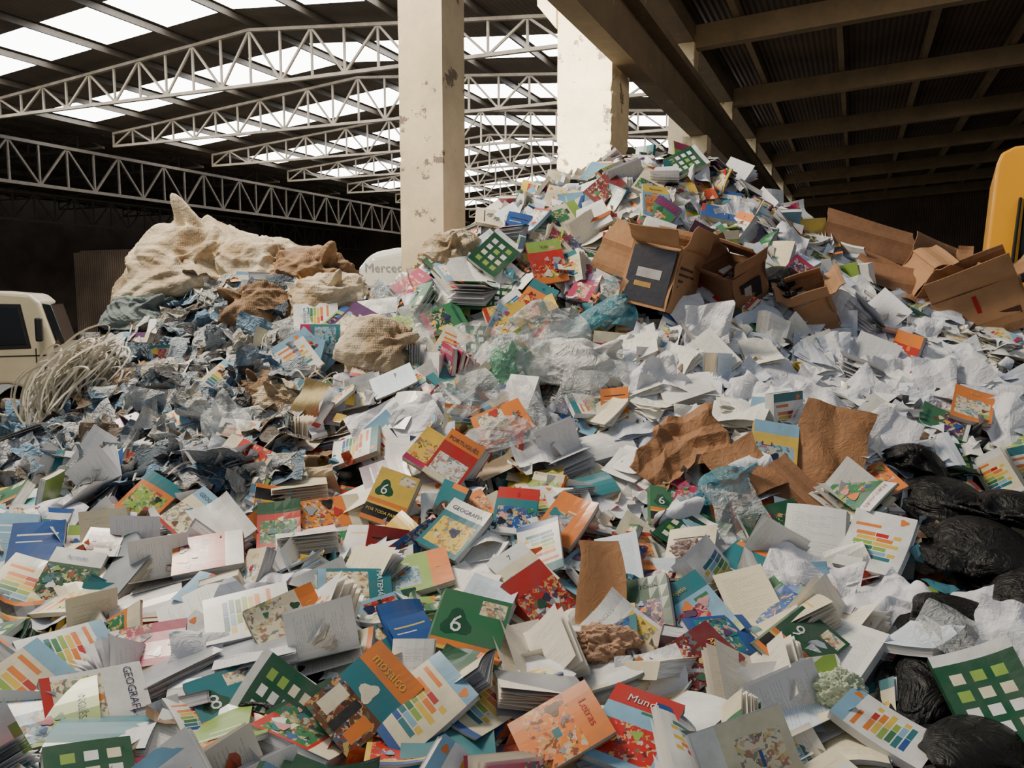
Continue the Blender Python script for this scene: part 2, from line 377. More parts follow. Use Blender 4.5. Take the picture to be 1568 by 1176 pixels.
def HN(x,y,e=.15):
    n=np.array([H(x-e,y)-H(x+e,y),H(x,y-e)-H(x,y+e),2*e]); return n/np.linalg.norm(n)
def hit(px,py):
    r=ray(px,py); o=np.array([0,0,CAMZ]); t=1.0
    while t<9:
        q=o+r*t
        if q[2]<H(q[0],q[1]): return q
        t+=.02
    return None
HEAP=empty('book_and_paper_waste_pile',(0,0,0))
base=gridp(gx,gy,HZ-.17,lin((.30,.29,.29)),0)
M_base,nt,b=new_mat('shade_dark_waste')  # near-black waste colour paints shade into the gaps between books
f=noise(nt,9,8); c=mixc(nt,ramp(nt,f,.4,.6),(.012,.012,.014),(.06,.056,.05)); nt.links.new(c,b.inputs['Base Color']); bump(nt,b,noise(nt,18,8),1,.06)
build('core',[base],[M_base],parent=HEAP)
def frame(n,phi_):
    n=n/np.linalg.norm(n); a=np.array([math.cos(phi_),math.sin(phi_),0]); a=a-n*(a@n); a/=np.linalg.norm(a)
    return np.stack([a,np.cross(n,a),n],1)
def jit(n,s):
    m=n+rng.normal(size=3)*s
    if m[2]<.05: m[2]=.05+abs(m[2])*.3
    return m/np.linalg.norm(m)
# ------------------------------------------------------------------ hero books
hero_pos=[]; hero_r=[]; BP=[]
def hframe(n,roll):
    r=math.radians(roll); u=UP*math.cos(r)-RT*math.sin(r); Y=u-n*(n@u); Y/=np.linalg.norm(Y); X=np.cross(Y,n)
    return np.stack([X,Y,n],1)
def hero(px,py,roll,d,s=1.,t=.016,kind='book',lean=.35,lift=.075,tl=0):
    q=hit(px,py)
    if q is None: return
    s*=.93
    n=HN(q[0],q[1]); tc=np.array([0,0,CAMZ])-q; tc/=np.linalg.norm(tc); n=n*(1-lean)+tc*lean
    n=n+RT*tl; n/=np.linalg.norm(n); M=hframe(n,roll)
    if kind=='book': p=make_book(.205*s,.275*s,t,d,True)
    elif kind=='open': p=make_fan(.19*s,.26*s,16,math.radians(6),math.radians(174),d,True)
    elif kind=='fan': p=make_fan(.2*s,.27*s,14,math.radians(0),math.radians(28),d)
    q=q+n*lift; hero_pos.append(q); hero_r.append(.13*s); BP.append(xf(p,M,q))
hs=[(710,1005,-12,D_six('green','6'),1.25,.025),(565,1090,-38,D_photo(),1.1,.02),(603,778,-18,D_six('yellow','6'),1.05,.035),
 (700,722,-30,D_illus('red'),1.05,.035),(655,705,-30,D_illus('yellow'),.9,.025),(703,832,-20,D_illus('teal'),1.1,.025),
 (430,822,5,D_illus('red'),1,.02),(325,872,-60,D_illus('red'),1.1,.05),(1065,1035,-40,D_word('maroon','ARTE','orange'),1.05,.02),
 (632,1003,5,D_plain('blue'),.8,.012),(1215,1008,-40,D_six('dgreen','9',False),1.0,.02),(1345,855,-8,D_strip(),1.25,.02),
 (385,965,-55,D_strip(),1.15,.02),(655,1100,-35,D_strip(),1.1,.02),(262,672,-50,D_strip(),1.1,.015),(185,725,-70,D_strip(),1,.015),
 (364,690,-5,D_strip(),1.15,.02),(25,1085,-30,D_strip(),1.2,.02),(485,500,-80,D_strip(),1.1,.03),(30,920,-20,D_strip(),1.2,.02),
 (1520,1090,20,D_grid(),1.2,.02),(687,405,-45,D_grid(),1.05,.02),(757,400,-40,D_grid(),1.2,.035),(835,410,10,D_illus('red'),1.2,.02),
 (840,285,-5,D_strip(),1.25,.05),(1050,262,-60,D_grid(),1.1,.03),(990,295,-30,D_illus('cream'),1,.03),(110,905,-10,D_illus('dgreen'),1.1,.02),
 (635,905,-60,D_word('lime','1','white'),1.25,.02),(540,925,-75,D_illus('teal'),1.1,.02),(505,812,-60,D_illus('orange'),1.2,.03),
 (300,805,-35,D_illus('cream'),1,.03),(230,775,-30,D_illus('orange'),.95,.015),(340,595,-35,D_strip(),1.0,.02),(460,555,35,D_strip(),1.1,.02),
 (690,545,-25,D_strip(),1,.05),(775,500,-70,D_illus('yellow'),1.1,.02),(680,500,-60,D_illus('green'),1,.02),(580,565,-10,D_illus('pink'),1.2,.04),
 (1070,960,30,D_illus('lblue'),1.2,.02),(1000,950,15,D_illus('dgreen'),1,.03),(1150,935,15,D_back(),1,.02),(1245,840,-5,D_back(),1.25,.02),
 (870,1140,-50,D_word('orange','Letras','yellow'),1.0,.03),(970,1150,-10,D_illus('lblue'),1.1,.02),(100,1025,-40,D_strip(),1.1,.02),
 (75,1130,-45,D_illus('lime'),1.1,.03),(60,860,0,D_plain('blue'),1.1,.02),(15,845,-5,D_plain('lblue'),1.1,.02),(230,1020,-70,D_illus('mag'),1.05,.015),
 (585,430,-25,D_strip(),1.0,.06),(1000,375,-20,D_back(),1.1,.03),(905,345,-70,D_back(),1.1,.02),(940,395,-10,D_illus('teal'),1,.03),
 (860,345,-60,D_illus('cream'),1.1,.03),(1010,340,-40,D_illus('green'),1,.03),(1180,700,-10,D_illus('yellow'),1.1,.03),(945,630,5,D_plain('orange'),.8,.02),
 (870,815,-20,D_illus('orange'),1,.03),(790,800,-5,D_illus('teal'),1,.02),(745,950,-15,D_back(),1.0,.02),(820,470,-30,D_illus('orange'),1,.02),
 (620,985,0,D_illus('blue'),.9,.01),(140,1100,-50,D_illus('white'),1.1,.03),(1340,1150,10,D_strip(),1,.02),(1480,640,-20,D_illus('orange'),1,.02),
 (930,300,-50,D_illus('maroon'),1,.04),(750,345,-70,D_illus('lime'),1,.03),(610,600,-60,D_back(),1,.02),(770,660,-60,D_illus('orange'),1.1,.02),
 (545,505,-30,D_illus('purple'),1,.02),(225,660,-40,D_plain('purple'),1,.02),(1100,1000,-60,D_illus('blue'),1,.02),(440,970,-50,D_illus('cream'),1,.02)]
for i,a in enumerate(hs):
    hero(*a[:4],s=a[4],t=a[5]*1.3,lean=R.uniform(.2,.5) if i>3 else .55,tl=R.gauss(0,.15) if i>3 else 0,lift=.08 if i>3 else .12)
for (px,py,roll,b) in [(815,1020,5,'white'),(500,1010,-60,'white'),(860,700,-60,'white'),(1160,1060,10,'white'),(250,890,-60,'white'),(1230,1120,-50,'white')]:
    hero(px,py,roll,dict(base=b,rects=[],discs=[]),.95,kind='open',lean=.35,lift=.03)
for (px,py,roll,b) in [(470,840,-60,'white'),(330,1060,-60,'grey'),(230,940,-50,'white'),(190,900,-10,'grey'),(460,760,-70,'cream'),(620,640,-10,'white'),(1050,610,-70,'white'),
    (270,1050,-20,'grey'),(400,1020,-60,'grey'),(580,480,-80,'white'),(1050,1130,-20,'white'),(900,760,-60,'teal'),(560,775,-50,'cream'),(820,1080,-80,'grey'),(930,690,-70,'white'),(160,1150,-60,'teal'),(690,1160,-80,'teal')]:
    hero(px,py,roll,dict(base=b,rects=[],discs=[]),1.05,kind='fan',lean=.25,lift=.04)
KO=[(1012,470,.27),(1120,460,.16),(1500,490,.28),(1440,450,.18),(1245,490,.14),(1325,370,.2),(965,410,.18),(1065,700,.2),(1010,730,.12),(1270,700,.24),(1140,735,.16),(918,915,.17),(480,620,.12),
 (795,590,.2),(775,600,.12),(900,518,.2),(830,520,.15),(930,1012,.1),(1282,1105,.08),(1360,955,.1),(1450,770,.28),(1520,850,.23),(1560,780,.26),(1480,960,.18),(1420,1060,.16),(1500,1140,.18),(590,545,.2),(880,575,.25),(430,630,.15),(400,605,.15),(1110,770,.12),(1190,435,.18),
 (90,600,.25),(690,385,.14),(1600,930,.2),(1370,455,.15),(1420,470,.15),(480,470,.2),(740,560,.15),(720,620,.12)]
for px,py,r in KO:
    q=hit(px,py)
    if q is not None: hero_pos.append(q+HN(q[0],q[1])*.04); hero_r.append(r)
HP=np.array(hero_pos); HR=np.array(hero_r)
# ------------------------------------------------------------------ scattered books and sheets
def cand(y0=.9,y1=7.6):
    while True:
        y=rng.uniform(y0,y1)
        x=rng.uniform(-1,1)*(.74*8+.7)
        if abs(x)<.74*y+.7: return x,y
def zone(px,py):
    if px<400 and 470<py<660: return 'rag'
    if px>1350 and 710<py: return 'bag'
    if px>960 and 440<py<720: return 'white'
    if 380<px<600 and 640<py<770: return 'torn'
    return 'book'
PAP=[(.92,.92,.92),(.89,.90,.93),(.84,.86,.90),(.92,.91,.87),(.78,.80,.85)]
SP=[]
def place(p,x,y,off,tilt,lst,lean=0.,big=False,fr=None):
    n0=HN(x,y); q=np.array([x,y,H(x,y)]); tc=np.array([0,0,CAMZ])-q; tc/=np.linalg.norm(tc); tc[0]*=.5
    n=jit(n0+tc*lean,tilt); q=q+n0*off
    if off>-.09:
        d=np.sqrt(((HP-q)**2).sum(1))-HR
        if d.min()<0: q=q-n0*(.13 if big else .09)
    lst.append(xf(p,frame(n,rng.uniform(0,6.283)),q))
TH=[.01,.014,.018,.024,.03,.04,.05,.055]
for i in range(4300):
    x,y=cand(); z=H(x,y)
    if z<.12: continue
    px,py=proj((x,y,z)); zn=zone(px,py); r=R.random()
    if zn=='rag' and r<.8: continue
    if zn=='bag' and r<.45: continue
    if zn=='white' and r<.72: continue
    if zn=='torn' and r<.5: continue
    s=R.uniform(.78,1.02); w,h=.205*s,.275*s
    if R.random()<.15: w,h=w*.8,h*.8
    k=R.random(); d=rnd_design()
    if k<.80: p=make_book(w,h,R.choice(TH),d)
    elif k<.965: p=make_fan(w,h,R.randint(9,14),0,math.radians(R.uniform(12,60)),d)
    else: p=make_fan(w*.95,h*.95,12,math.radians(6),math.radians(174),d,True)
    place(p,x,y,rng.uniform(-.14,.05),.3 if R.random()<.75 else .8,BP,.28,True)
ns=0
while ns<560:
    x,y=cand(1.2,6.8); z=H(x,y); 
    if z<.12: ns+=1; continue
    px,py=proj((x,y,z)); zn=zone(px,py); ns+=1
    if zn in('rag','torn','bag') or (zn=='white' and R.random()<.7): continue
    n0=HN(x,y); tc=np.array([0,0,CAMZ])-np.array([x,y,z]); tc/=np.linalg.norm(tc)
    n=jit(n0+tc*.12,.3); ph=rng.uniform(0,6.283); M=frame(n,ph); s=R.uniform(.8,1.0); q=np.array([x,y,z])-n0*.08
    d=np.sqrt(((HP-q)**2).sum(1))-HR
    if d.min()<-.02: q=q-n0*.10
    slide=M[:,0]*R.gauss(0,.016)+M[:,1]*R.gauss(0,.012); same=R.random()<.6; d0=rnd_design()
    for k in range(R.randint(3,7)):
        t=R.choice([.009,.012,.016,.022]) 
        p=make_book(.205*s,.275*s,t,d0 if same else rnd_design())
        Mk=frame(jit(n,.03),ph+R.gauss(0,.12)+(math.pi if R.random()<.3 else 0)); q=q+n*(t+.004)+slide*R.uniform(.3,1.7)
        BP.append(xf(p,Mk,q))
for i in range(3900):
    x,y=cand(); z=H(x,y)
    if z<.12: continue
    px,py=proj((x,y,z)); zn=zone(px,py)
    if zn!='white' and R.random()<.8: continue
    if zn=='rag' and R.random()<.5: continue
    pc=lin(R.choice(PAP))
    if zn=='torn' or R.random()<.05: pc=lin(R.choice([(.74,.66,.54),(.84,.79,.7),(.5,.4,.3),(.86,.86,.84)]))
    s=R.uniform(.6,1.0)
    if zn=='torn': s*=.6
    cr_=R.random()<.5
    p=make_sheet(.21*s,.29*s,pc,crumple=(R.uniform(5,10) if cr_ else 0),n=12 if cr_ else 8,amp=.13,bend=.7)
    place(p,x,y,rng.uniform(-.06,.05),.24,SP,.2)
    if zn=='white' and R.random()<.3:
        n=jit(HN(x,y),.15); ph=rng.uniform(0,6); q=np.array([x,y,H(x,y)]); pcx=lin(R.choice(PAP))
        for k in range(8):
            q=q+n*.004+rng.normal(size=3)*.006; SP.append(xf(make_sheet(.2,.28,pcx,0,n=6,bend=.35),frame(jit(n,.03),ph+R.gauss(0,.12)),q))
for i in range(2600):
    x,y=cand(); z=H(x,y)
    if z<.12: continue
    c=R.choice([(.9,.9,.9),(.85,.87,.9),(.75,.7,.6),(.8,.35,.2),(.25,.48,.55),(.5,.4,.3),(.9,.87,.82),(.2,.2,.22),(.88,.75,.3),(.9,.9,.9)])
    p=make_sheet(R.uniform(.04,.11),R.uniform(.05,.13),lin(c),mat=0,n=4,crumple=R.choice([0,12]))
    place(p,x,y,rng.uniform(-.02,.05),.5,SP,.2)
build('books',BP,BOOKM,parent=HEAP)
build('loose_sheets',SP,BOOKM,parent=HEAP)
# ------------------------------------------------------------------ crumpled things
_ico={}
def ico(sub):
    if sub not in _ico:
        bm=bmesh.new(); bmesh.ops.create_icosphere(bm,subdivisions=sub,radius=1)
        _ico[sub]=(np.array([v.co[:] for v in bm.verts]),[tuple(v.index for v in f.verts) for f in bm.faces]); bm.free()
    return _ico[sub]
_topo=None
def topo():
    global _topo
    if _topo is None:
        v,f=ico(5); ed={}
        for t in f:
            for a,b,c in((t[0],t[1],t[2]),(t[1],t[2],t[0]),(t[2],t[0],t[1])): ed.setdefault((min(a,b),max(a,b)),[]).append(c)
        _topo=(np.array(list(ed.keys())),np.array(list(ed.values())))
    return _topo
_sim={}
def simbag(seed,excess=1.25,it=300):
    """slack film skin relaxed by position-based dynamics over a lumpy load"""
    key=(seed,excess)
    if key in _sim: return _sim[key]
    v,f=ico(5); E,B=topo(); N=len(v); r=np.random.default_rng(seed+40)
    C=np.vstack([E,B]); L=np.linalg.norm(v[C[:,0]]-v[C[:,1]],axis=1)*excess
    wt=np.concatenate([np.full(len(E),1.),np.full(len(B),.9)])
    val=np.bincount(C.ravel(),weights=np.repeat(wt,2),minlength=N)
    lump=sum(np.sin(v@r.normal(size=3)*1.7+r.uniform(0,6)) for _ in range(4))/2.0
    ear=np.zeros(N)
    for _ in range(3):
        e=r.normal(size=3); e[2]=abs(e[2])*.6; e/=np.linalg.norm(e); ear+=.42*np.exp(-((1-v@e)/.045)**1.0)
    core=.72+.15*lump+ear*.8; outer=core+.27
    an=np.array([[1,1,.3],[.35,1,1],[1,.35,.9]])[seed%3]
    ini=fold(v*2.4*an+.6*np.sin(v[:,[1,2,0]]*2.0),seed,4)*.15
    x=v*(core+.13+ini)[:,None]
    for k in range(it):
        x[:,2]-=.003
        d=x[C[:,1]]-x[C[:,0]]; l=np.linalg.norm(d,axis=1)+1e-9
        c=d*((l-L)/l*.5*wt)[:,None]
        for ax in range(3):
            x[:,ax]+=(np.bincount(C[:,0],weights=c[:,ax],minlength=N)-np.bincount(C[:,1],weights=c[:,ax],minlength=N))/val*1.4
        rr=np.linalg.norm(x,axis=1); x*=(np.clip(rr,core,outer)/rr)[:,None]
        x[:,2]=np.maximum(x[:,2],-.6)
    _sim[key]=x; return x
def sackshape(seed,neck=None):
    """slumped woven sack: pleats radiating from a tied neck, sharp angular drapery folds, sagging base"""
    v,f=ico(6); r=np.random.default_rng(seed)
    e=np.array(neck if neck is not None else (r.uniform(-.8,.8),r.uniform(-.9,-.2),r.uniform(.3,.9)),float); e/=np.linalg.norm(e)
    a=np.cross(e,[.3,.2,1.]); a/=np.linalg.norm(a); b_=np.cross(e,a)
    al=np.arccos(np.clip(v@e,-1,1)); th=np.arctan2(v@b_,v@a)
    u=v+.28*np.sin(v[:,[1,2,0]]*2.3+r.uniform(0,6,3))+.10*np.sin(v[:,[2,0,1]]*5.1+r.uniform(0,6,3))
    tri=lambda q: np.abs((q%2)-1)
    pleat=tri(th/math.pi*6+1.1*np.sin(al*2.6+r.uniform(0,6))+.5*np.sin(u[:,0]*4))**1.4
    d=.86+.13*sum(np.sin(v@r.normal(size=3)*1.5+r.uniform(0,6)) for _ in range(4))/2
    d+= .17*(pleat-.5)*np.exp(-al/.85)*np.clip(al/.25,0,1)
    for (fr,am,nn) in((1.1,.20,4),(2.1,.11,5),(4.0,.05,5),(8.0,.02,4)):
        best=np.zeros(len(v))
        for k in range(nn):
            g=r.normal(size=3); g/=np.linalg.norm(g)
            best=np.maximum(best,tri((u@g)*fr*r.uniform(.8,1.3)+r.uniform(0,9))**2.2*r.uniform(.7,1))
        d-= am*(1-best)*.9-.35*am
    d+= .42*np.exp(-(al/.13)**2)-.12*np.exp(-((al-.30)/.13)**2)
    x=v*d[:,None]
    sag=np.clip(.25-x[:,2],0,1); x[:,:2]*=(1+.28*sag)[:,None]; x[:,2]=np.where(x[:,2]<-.45,-.45+(x[:,2]+.45)*.2,x[:,2])
    return x
def blobp(c,rad,Rm,seed,amp=.12,freq=2.5,sub=5,colr=(.5,.5,.5),low=.18):
    v,f=ico(sub); r=np.random.default_rng(seed)
    lo=sum(np.sin(v@r.normal(size=3)*1.6+r.uniform(0,6)) for _ in range(4))/4
    d=1+low*lo+amp*fold(v*freq+.35*np.sin(v[:,[1,2,0]]*2.3*freq),seed,7)+amp*.45*fold(v*freq*2.7,seed+1,6)
    vv=v*d[:,None]*np.asarray(rad)
    return Part(vv@np.asarray(Rm).T+np.asarray(c),f,colr,0)
def I3(rx=0,ry=0,rz=0): return np.array(Euler((math.radians(rx),math.radians(ry),math.radians(rz))).to_matrix())
def wrinkle_mat(name,c,rough,bs=.6,scale=7,var=.3,attrc=False,spec=.5,weave=False,alpha=1,patch=None,dist=.12):
    m,nt,b=new_mat(name); src=attr(nt) if attrc else lin(c)
    f=noise(nt,scale*.6,6,dist=1.2)
    if patch is not None: src=mixc(nt,ramp(nt,noise(nt,3.2,6),.45,.6),src,lin(patch))
    cc=mixc(nt,ramp(nt,f,.35,.62),mixc(nt,var,src,(.02,.018,.015)),src)
    nt.links.new(cc,b.inputs['Base Color']); b.inputs['Roughness'].default_value=rough; b.inputs['Specular IOR Level'].default_value=spec
    f2=noise(nt,scale,5,dist=2.0,rough=.5); r1=mth(nt,'ABSOLUTE',mth(nt,'SUBTRACT',f2,.5))
    if weave:
        tc=nt.nodes.new('ShaderNodeTexCoord')
        for dr in('X','Z'):
            wv=nt.nodes.new('ShaderNodeTexWave'); wv.bands_direction=dr; wv.inputs['Scale'].default_value=32; nt.links.new(tc.outputs['Object'],wv.inputs['Vector'])
            r1=mth(nt,'ADD',r1,mth(nt,'MULTIPLY',wv.outputs['Fac'],.05))
    bump(nt,b,r1,bs,dist)
    b.inputs['Alpha'].default_value=alpha
    return m
M_sack=wrinkle_mat('woven_raffia',(.80,.74,.63),.7,.5,9,.3,weave=True,patch=(.64,.54,.41),dist=.05)
M_sack2=wrinkle_mat('dirty_burlap',(.62,.49,.36),.8,.5,9,.4,weave=True,patch=(.47,.36,.25),dist=.05)
M_black=wrinkle_mat('black_polythene',(.04,.04,.045),.48,.6,10,.3,dist=.07,spec=.35)
M_rag=wrinkle_mat('crumpled_rag',(.5,.5,.5),.5,.8,14,.3,attrc=True)
M_clear=wrinkle_mat('clear_plastic_film',(.9,.92,.93),.13,.7,14,.05,alpha=.42,spec=.9,dist=.07)
M_teal=wrinkle_mat('teal_plastic_film',(.3,.6,.68),.2,.6,12,.1,alpha=.55,spec=.8,dist=.06)
M_green=wrinkle_mat('green_plastic_film',(.4,.72,.56),.2,.6,12,.1,alpha=.6,spec=.8,dist=.06)
M_kraft=wrinkle_mat('kraft_paper',(.62,.44,.29),.75,.4,12,.25,dist=.03)
M_white=wrinkle_mat('crumpled_white_paper',(.88,.88,.90),.6,.4,12,.06,dist=.04)
def blob(name,px,py,rad,mat,rot=(0,0,0),seed=1,amp=.12,freq=2.5,sub=5,lift=0,smooth=True,low=.18,d=None,cloth=False,excess=1.28,sack=False,neck=None):
    q=hit(px,py) if d is None else P(px,py,d)
    if q is None: q=P(px,py,5.8)
    q=q+np.array([0,0,lift])
    if sack:
        return build(name,[Part((sackshape(seed,neck)*np.asarray(rad)*1.12)@I3(*rot).T+q,ico(6)[1],(.5,.5,.5),0)],[mat],smooth=True)
    if cloth:
        v=simbag(seed%6,excess); f=ico(5)[1]
        v=v@I3(0,0,seed*67).T
        o=build(name,[Part((v*np.asarray(rad)*1.1)@I3(*rot).T+q,f,(.5,.5,.5),0)],[mat],smooth=True)
        m=o.modifiers.new('subdivision','SUBSURF'); m.levels=1; m.render_levels=1; return o
    return build(name,[blobp(q,rad,I3(*rot),seed,amp,freq,sub,low=low)],[mat],smooth=smooth)
K=dict(cloth=True); SK=dict(sack=True)
blob('woven_bulk_bag',262,428,(.44,.38,.34),M_sack,(0,-10,0),3,d=6.1,neck=(.9,-.5,.5),**SK)
blob('woven_bulk_bag',325,395,(.46,.38,.37),M_sack,(0,10,0),10,d=6.25,neck=(-.5,-.4,.9),**SK)
blob('woven_bulk_bag',405,415,(.34,.30,.28),M_sack,(0,14,0),11,d=6.1,neck=(.7,-.6,.6),**SK)
blob('burlap_sack',485,430,(.38,.32,.25),M_sack2,(0,6,0),12,d=5.95,neck=(.3,-.5,.9),**SK)
blob('burlap_sack',400,478,(.27,.22,.23),M_sack2,(0,10,0),14,d=5.5,neck=(-.7,-.6,.4),**SK)
blob('woven_bulk_bag',500,458,(.26,.22,.18),M_sack,(0,-10,0),15,d=5.5,**SK)
blob('woven_bulk_bag',690,388,(.19,.17,.16),M_sack,(0,0,0),16,d=5.6,**SK)
blob('woven_bulk_bag',590,548,(.27,.19,.20),M_sack,(0,12,0),17,lift=.04,**SK)
blob('woven_bulk_bag',430,630,(.17,.14,.16),M_sack,(0,0,0),18,lift=.04,**SK)
blob('burlap_sack',400,605,(.18,.13,.12),M_sack2,(0,0,0),19,lift=.03,**SK)
blob('white_plastic_sack',885,575,(.31,.2,.20),wrinkle_mat('white_film',(.82,.82,.80),.3,.6,10,.12,dist=.05),(0,10,0),21,lift=.05,**SK)
RP=[]
RC=[(.4,.54,.66),(.48,.62,.73),(.3,.36,.42),(.66,.71,.75),(.82,.84,.84),(.22,.22,.23),(.58,.5,.42),(.5,.58,.65),(.46,.42,.38),(.7,.75,.79),(.86,.86,.84),(.6,.6,.6),(.8,.8,.78),(.88,.88,.88),(.84,.85,.87),(.78,.76,.7)]
k=0
while k<280:
    px,py=R.uniform(-60,470),R.uniform(455,740)
    if py<520 and px>420: continue
    if py>660 and (px>120 and R.random()<.85): continue
    q=hit(px,py); k+=1
    if q is None: continue
    s=R.uniform(.03,.1)
    RP.append(blobp(q+np.array([0,0,R.uniform(-.02,.04)]),(s*R.uniform(.8,1.8),s*1.2,s*R.uniform(.5,1.1)),I3(R.uniform(-40,40),R.uniform(-60,60),R.uniform(0,180)),k+100,.3,2.6,4,lin(R.choice(RC))))
for k in range(760):
    px,py=R.uniform(-60,440),R.uniform(455,760)
    q=hit(px,py)
    if q is None: continue
    s=R.uniform(.1,.28); p=make_sheet(s,s*1.3,lin(R.choice(RC)),crumple=R.uniform(6,13),mat=0,n=10)
    n=jit(HN(q[0],q[1]),.4); RP.append(xf(p,frame(n,rng.uniform(0,6)),q+n*.05))
RAG=build('plastic_and_rag_waste_pile',RP,[M_rag],smooth=False)
blob('grey_rag_bundle',225,482,(.30,.25,.18),wrinkle_mat('grey_cloth',(.42,.47,.47),.7,.6,10,.4,dist=.05),(0,0,0),31,d=5.8,**SK)
def csheet(name,px,py,w,h,mat,cr=7,lift=.06,lean=.4,roll=0,n=34,lst=None,amp=.16):
    q=hit(px,py)
    if q is None: return
    p=make_sheet(w,h,(.8,.8,.8),crumple=cr,mat=0,n=n,amp=amp,bend=.5)
    nn=HN(q[0],q[1]); tc=np.array([0,0,CAMZ])-q; tc/=np.linalg.norm(tc); nn=nn*(1-lean)+tc*lean; nn/=np.linalg.norm(nn)
    p=xf(p,hframe(nn,roll),q+nn*lift)
    if lst is not None: lst.append(p); return
    return build(name,[p],[mat],smooth=False)
csheet('crumpled_kraft_paper',1065,695,.38,.34,M_kraft,6.3,.12,amp=.2,roll=20)
csheet('crumpled_kraft_paper',1020,725,.26,.28,M_kraft,7.7,.12,amp=.2,roll=-30)
csheet('crumpled_kraft_paper',1265,700,.38,.46,M_kraft,4.5,.11,roll=-15,amp=.07)
csheet('crumpled_kraft_paper',1140,735,.3,.3,M_kraft,5,.11,roll=25,amp=.10)
csheet('brown_paper_bag',918,908,.19,.32,wrinkle_mat('tan_paper_bag',(.72,.52,.35),.7,.3,8,.12,dist=.02),2.4,.17,lean=.7,roll=2,amp=.025,n=20)
csheet('brown_paper_bag',480,620,.18,.22,wrinkle_mat('cream_bag',(.74,.66,.46),.7,.3,10,.2,dist=.03),3,.12,lean=.5,roll=-15,amp=.05)
WP=[]
for (px,py,w) in [(1165,490,.28),(1280,500,.28),(1290,560,.28),(1080,530,.3),(1380,580,.28),(1200,590,.3),(1020,610,.34),(1330,620,.28),(1500,600,.28),(1540,660,.28),(1240,640,.28),(1430,600,.26),(1140,620,.26),(1400,530,.25),
   (1130,350,.26),(1200,385,.26),(1530,950,.28),(1555,1020,.26),(1350,940,.22),(1240,900,.26),(1000,1070,.24),(640,650,.24),(580,655,.22),(300,1040,.22),(1250,1080,.26),(1350,690,.26),(1040,800,.18),(1160,740,.22),(1060,500,.26),(1450,560,.25)]:
    csheet('x',px,py,w,w*R.uniform(1.0,1.4),None,R.uniform(5,10),.065,R.uniform(.2,.6),R.uniform(-60,60),28,WP,.14)
build('crumpled_white_paper',WP,[M_white],parent=HEAP)
for i,(px,py,r,m) in enumerate([(795,585,(.24,.12,.22),M_clear),(785,590,(.12,.1,.15),M_green),(905,512,(.28,.1,.09),M_teal),(830,520,(.22,.1,.16),M_clear),(1110,770,(.13,.1,.09),M_teal),(760,690,(.2,.12,.10),M_clear),(340,690,(.1,.08,.18),M_clear),(480,470,(.22,.1,.13),M_clear)]):
    blob('plastic_film_bag',px,py,r,m,(0,-15 if i!=2 else -35,0),51+i,lift=.08,**SK)
for (px,py,w,m) in [(740,560,.34,M_clear),(860,540,.34,M_clear),(800,640,.3,M_clear),(720,620,.28,M_clear),(640,520,.26,M_clear),(590,480,.26,M_clear),(950,480,.26,M_teal),(350,660,.26,M_clear),(470,520,.26,M_clear),(1130,800,.26,M_clear),(1480,1010,.24,M_clear),(890,610,.28,M_clear)]:
    csheet('plastic_film_sheet',px,py,w,w*1.2,m,R.uniform(6,9),.12,.4,R.uniform(-60,60),30,None,.2)
blob('crumpled_paper_ball',930,1015,(.11,.08,.07),wrinkle_mat('stained_paper',(.76,.60,.48),.8,.5,22,.35,dist=.03),(0,0,0),61,.35,2.6,5,lift=.06,smooth=False)
blob('crumpled_paper_ball',1282,1105,(.075,.06,.06),wrinkle_mat('pale_green_paper',(.74,.78,.66),.8,.4,22,.15,dist=.03),(0,0,0),62,.35,2.6,5,lift=.1,smooth=False)
blob('crumpled_paper_ball',1060,870,(.09,.07,.06),wrinkle_mat('pinkish_paper',(.68,.6,.58),.8,.4,22,.3,dist=.03),(0,0,0),64,.35,2.6,5,lift=.06,smooth=False)
for i,(px,py,r) in enumerate([(1450,775,(.30,.26,.13)),(1520,850,(.26,.24,.12)),(1560,790,(.27,.28,.14)),(1480,960,(.16,.18,.09)),(1420,1060,(.2,.12,.06)),(1500,1150,(.22,.13,.06)),(1190,432,(.22,.2,.12)),(1600,930,(.2,.2,.12)),(705,775,(.17,.14,.08)),(1400,715,(.17,.16,.09)),(480,1060,(.2,.16,.05))]):
    blob('black_rubbish_bag',px,py,r,M_black,(R.uniform(-15,15),R.uniform(-20,20),R.uniform(0,90)),71+i,lift=.025,excess=1.4,**K)
# ------------------------------------------------------------------ strapping
def strapcurve(name): 
    cu=bpy.data.curves.new(name,'CURVE'); cu.dimensions='3D'; cu.extrude=.006; cu.bevel_depth=.0008
    o=bpy.data.objects.new(name,cu); S.collection.objects.link(o); return cu,o
M_strap=m_simple('white_pet_strap',(.80,.77,.70),.4,var=.2,bs=0)
cu,o=strapcurve('strapping_band_bundle'); cu.materials.append(M_strap)
q0=P(95,612,4.95)
for k in range(110):
    q=q0+np.array([R.gauss(0,.06),R.gauss(0,.06),R.gauss(0,.05)])
    s=cu.splines.new('POLY'); N=34; s.points.add(N-1); s.use_cyclic_u=True
    ra,rb=R.uniform(.03,.15),R.uniform(.2,.38); tl=R.gauss(.15,.25); ph=R.uniform(0,6); e1=R.uniform(.01,.04)
    for i in range(N):
        a=i/N*2*math.pi; x=ra*math.cos(a)+e1*math.sin(3*a+ph); z=rb*math.sin(a)+e1*math.sin(2*a+ph)
        X=x*math.cos(tl)+z*math.sin(tl); Z=-x*math.sin(tl)+z*math.cos(tl)
        if Z>0: X+=Z*Z*1.4
        s.points[i].co=(q[0]+X,q[1]+.07*math.sin(a+ph)+.3*Z,q[2]+Z,1); s.points[i].tilt=ph+i*.1
cu,o=strapcurve('loose_strands'); cu.materials.append(M_strap); o.parent=RAG; cu.extrude=.004
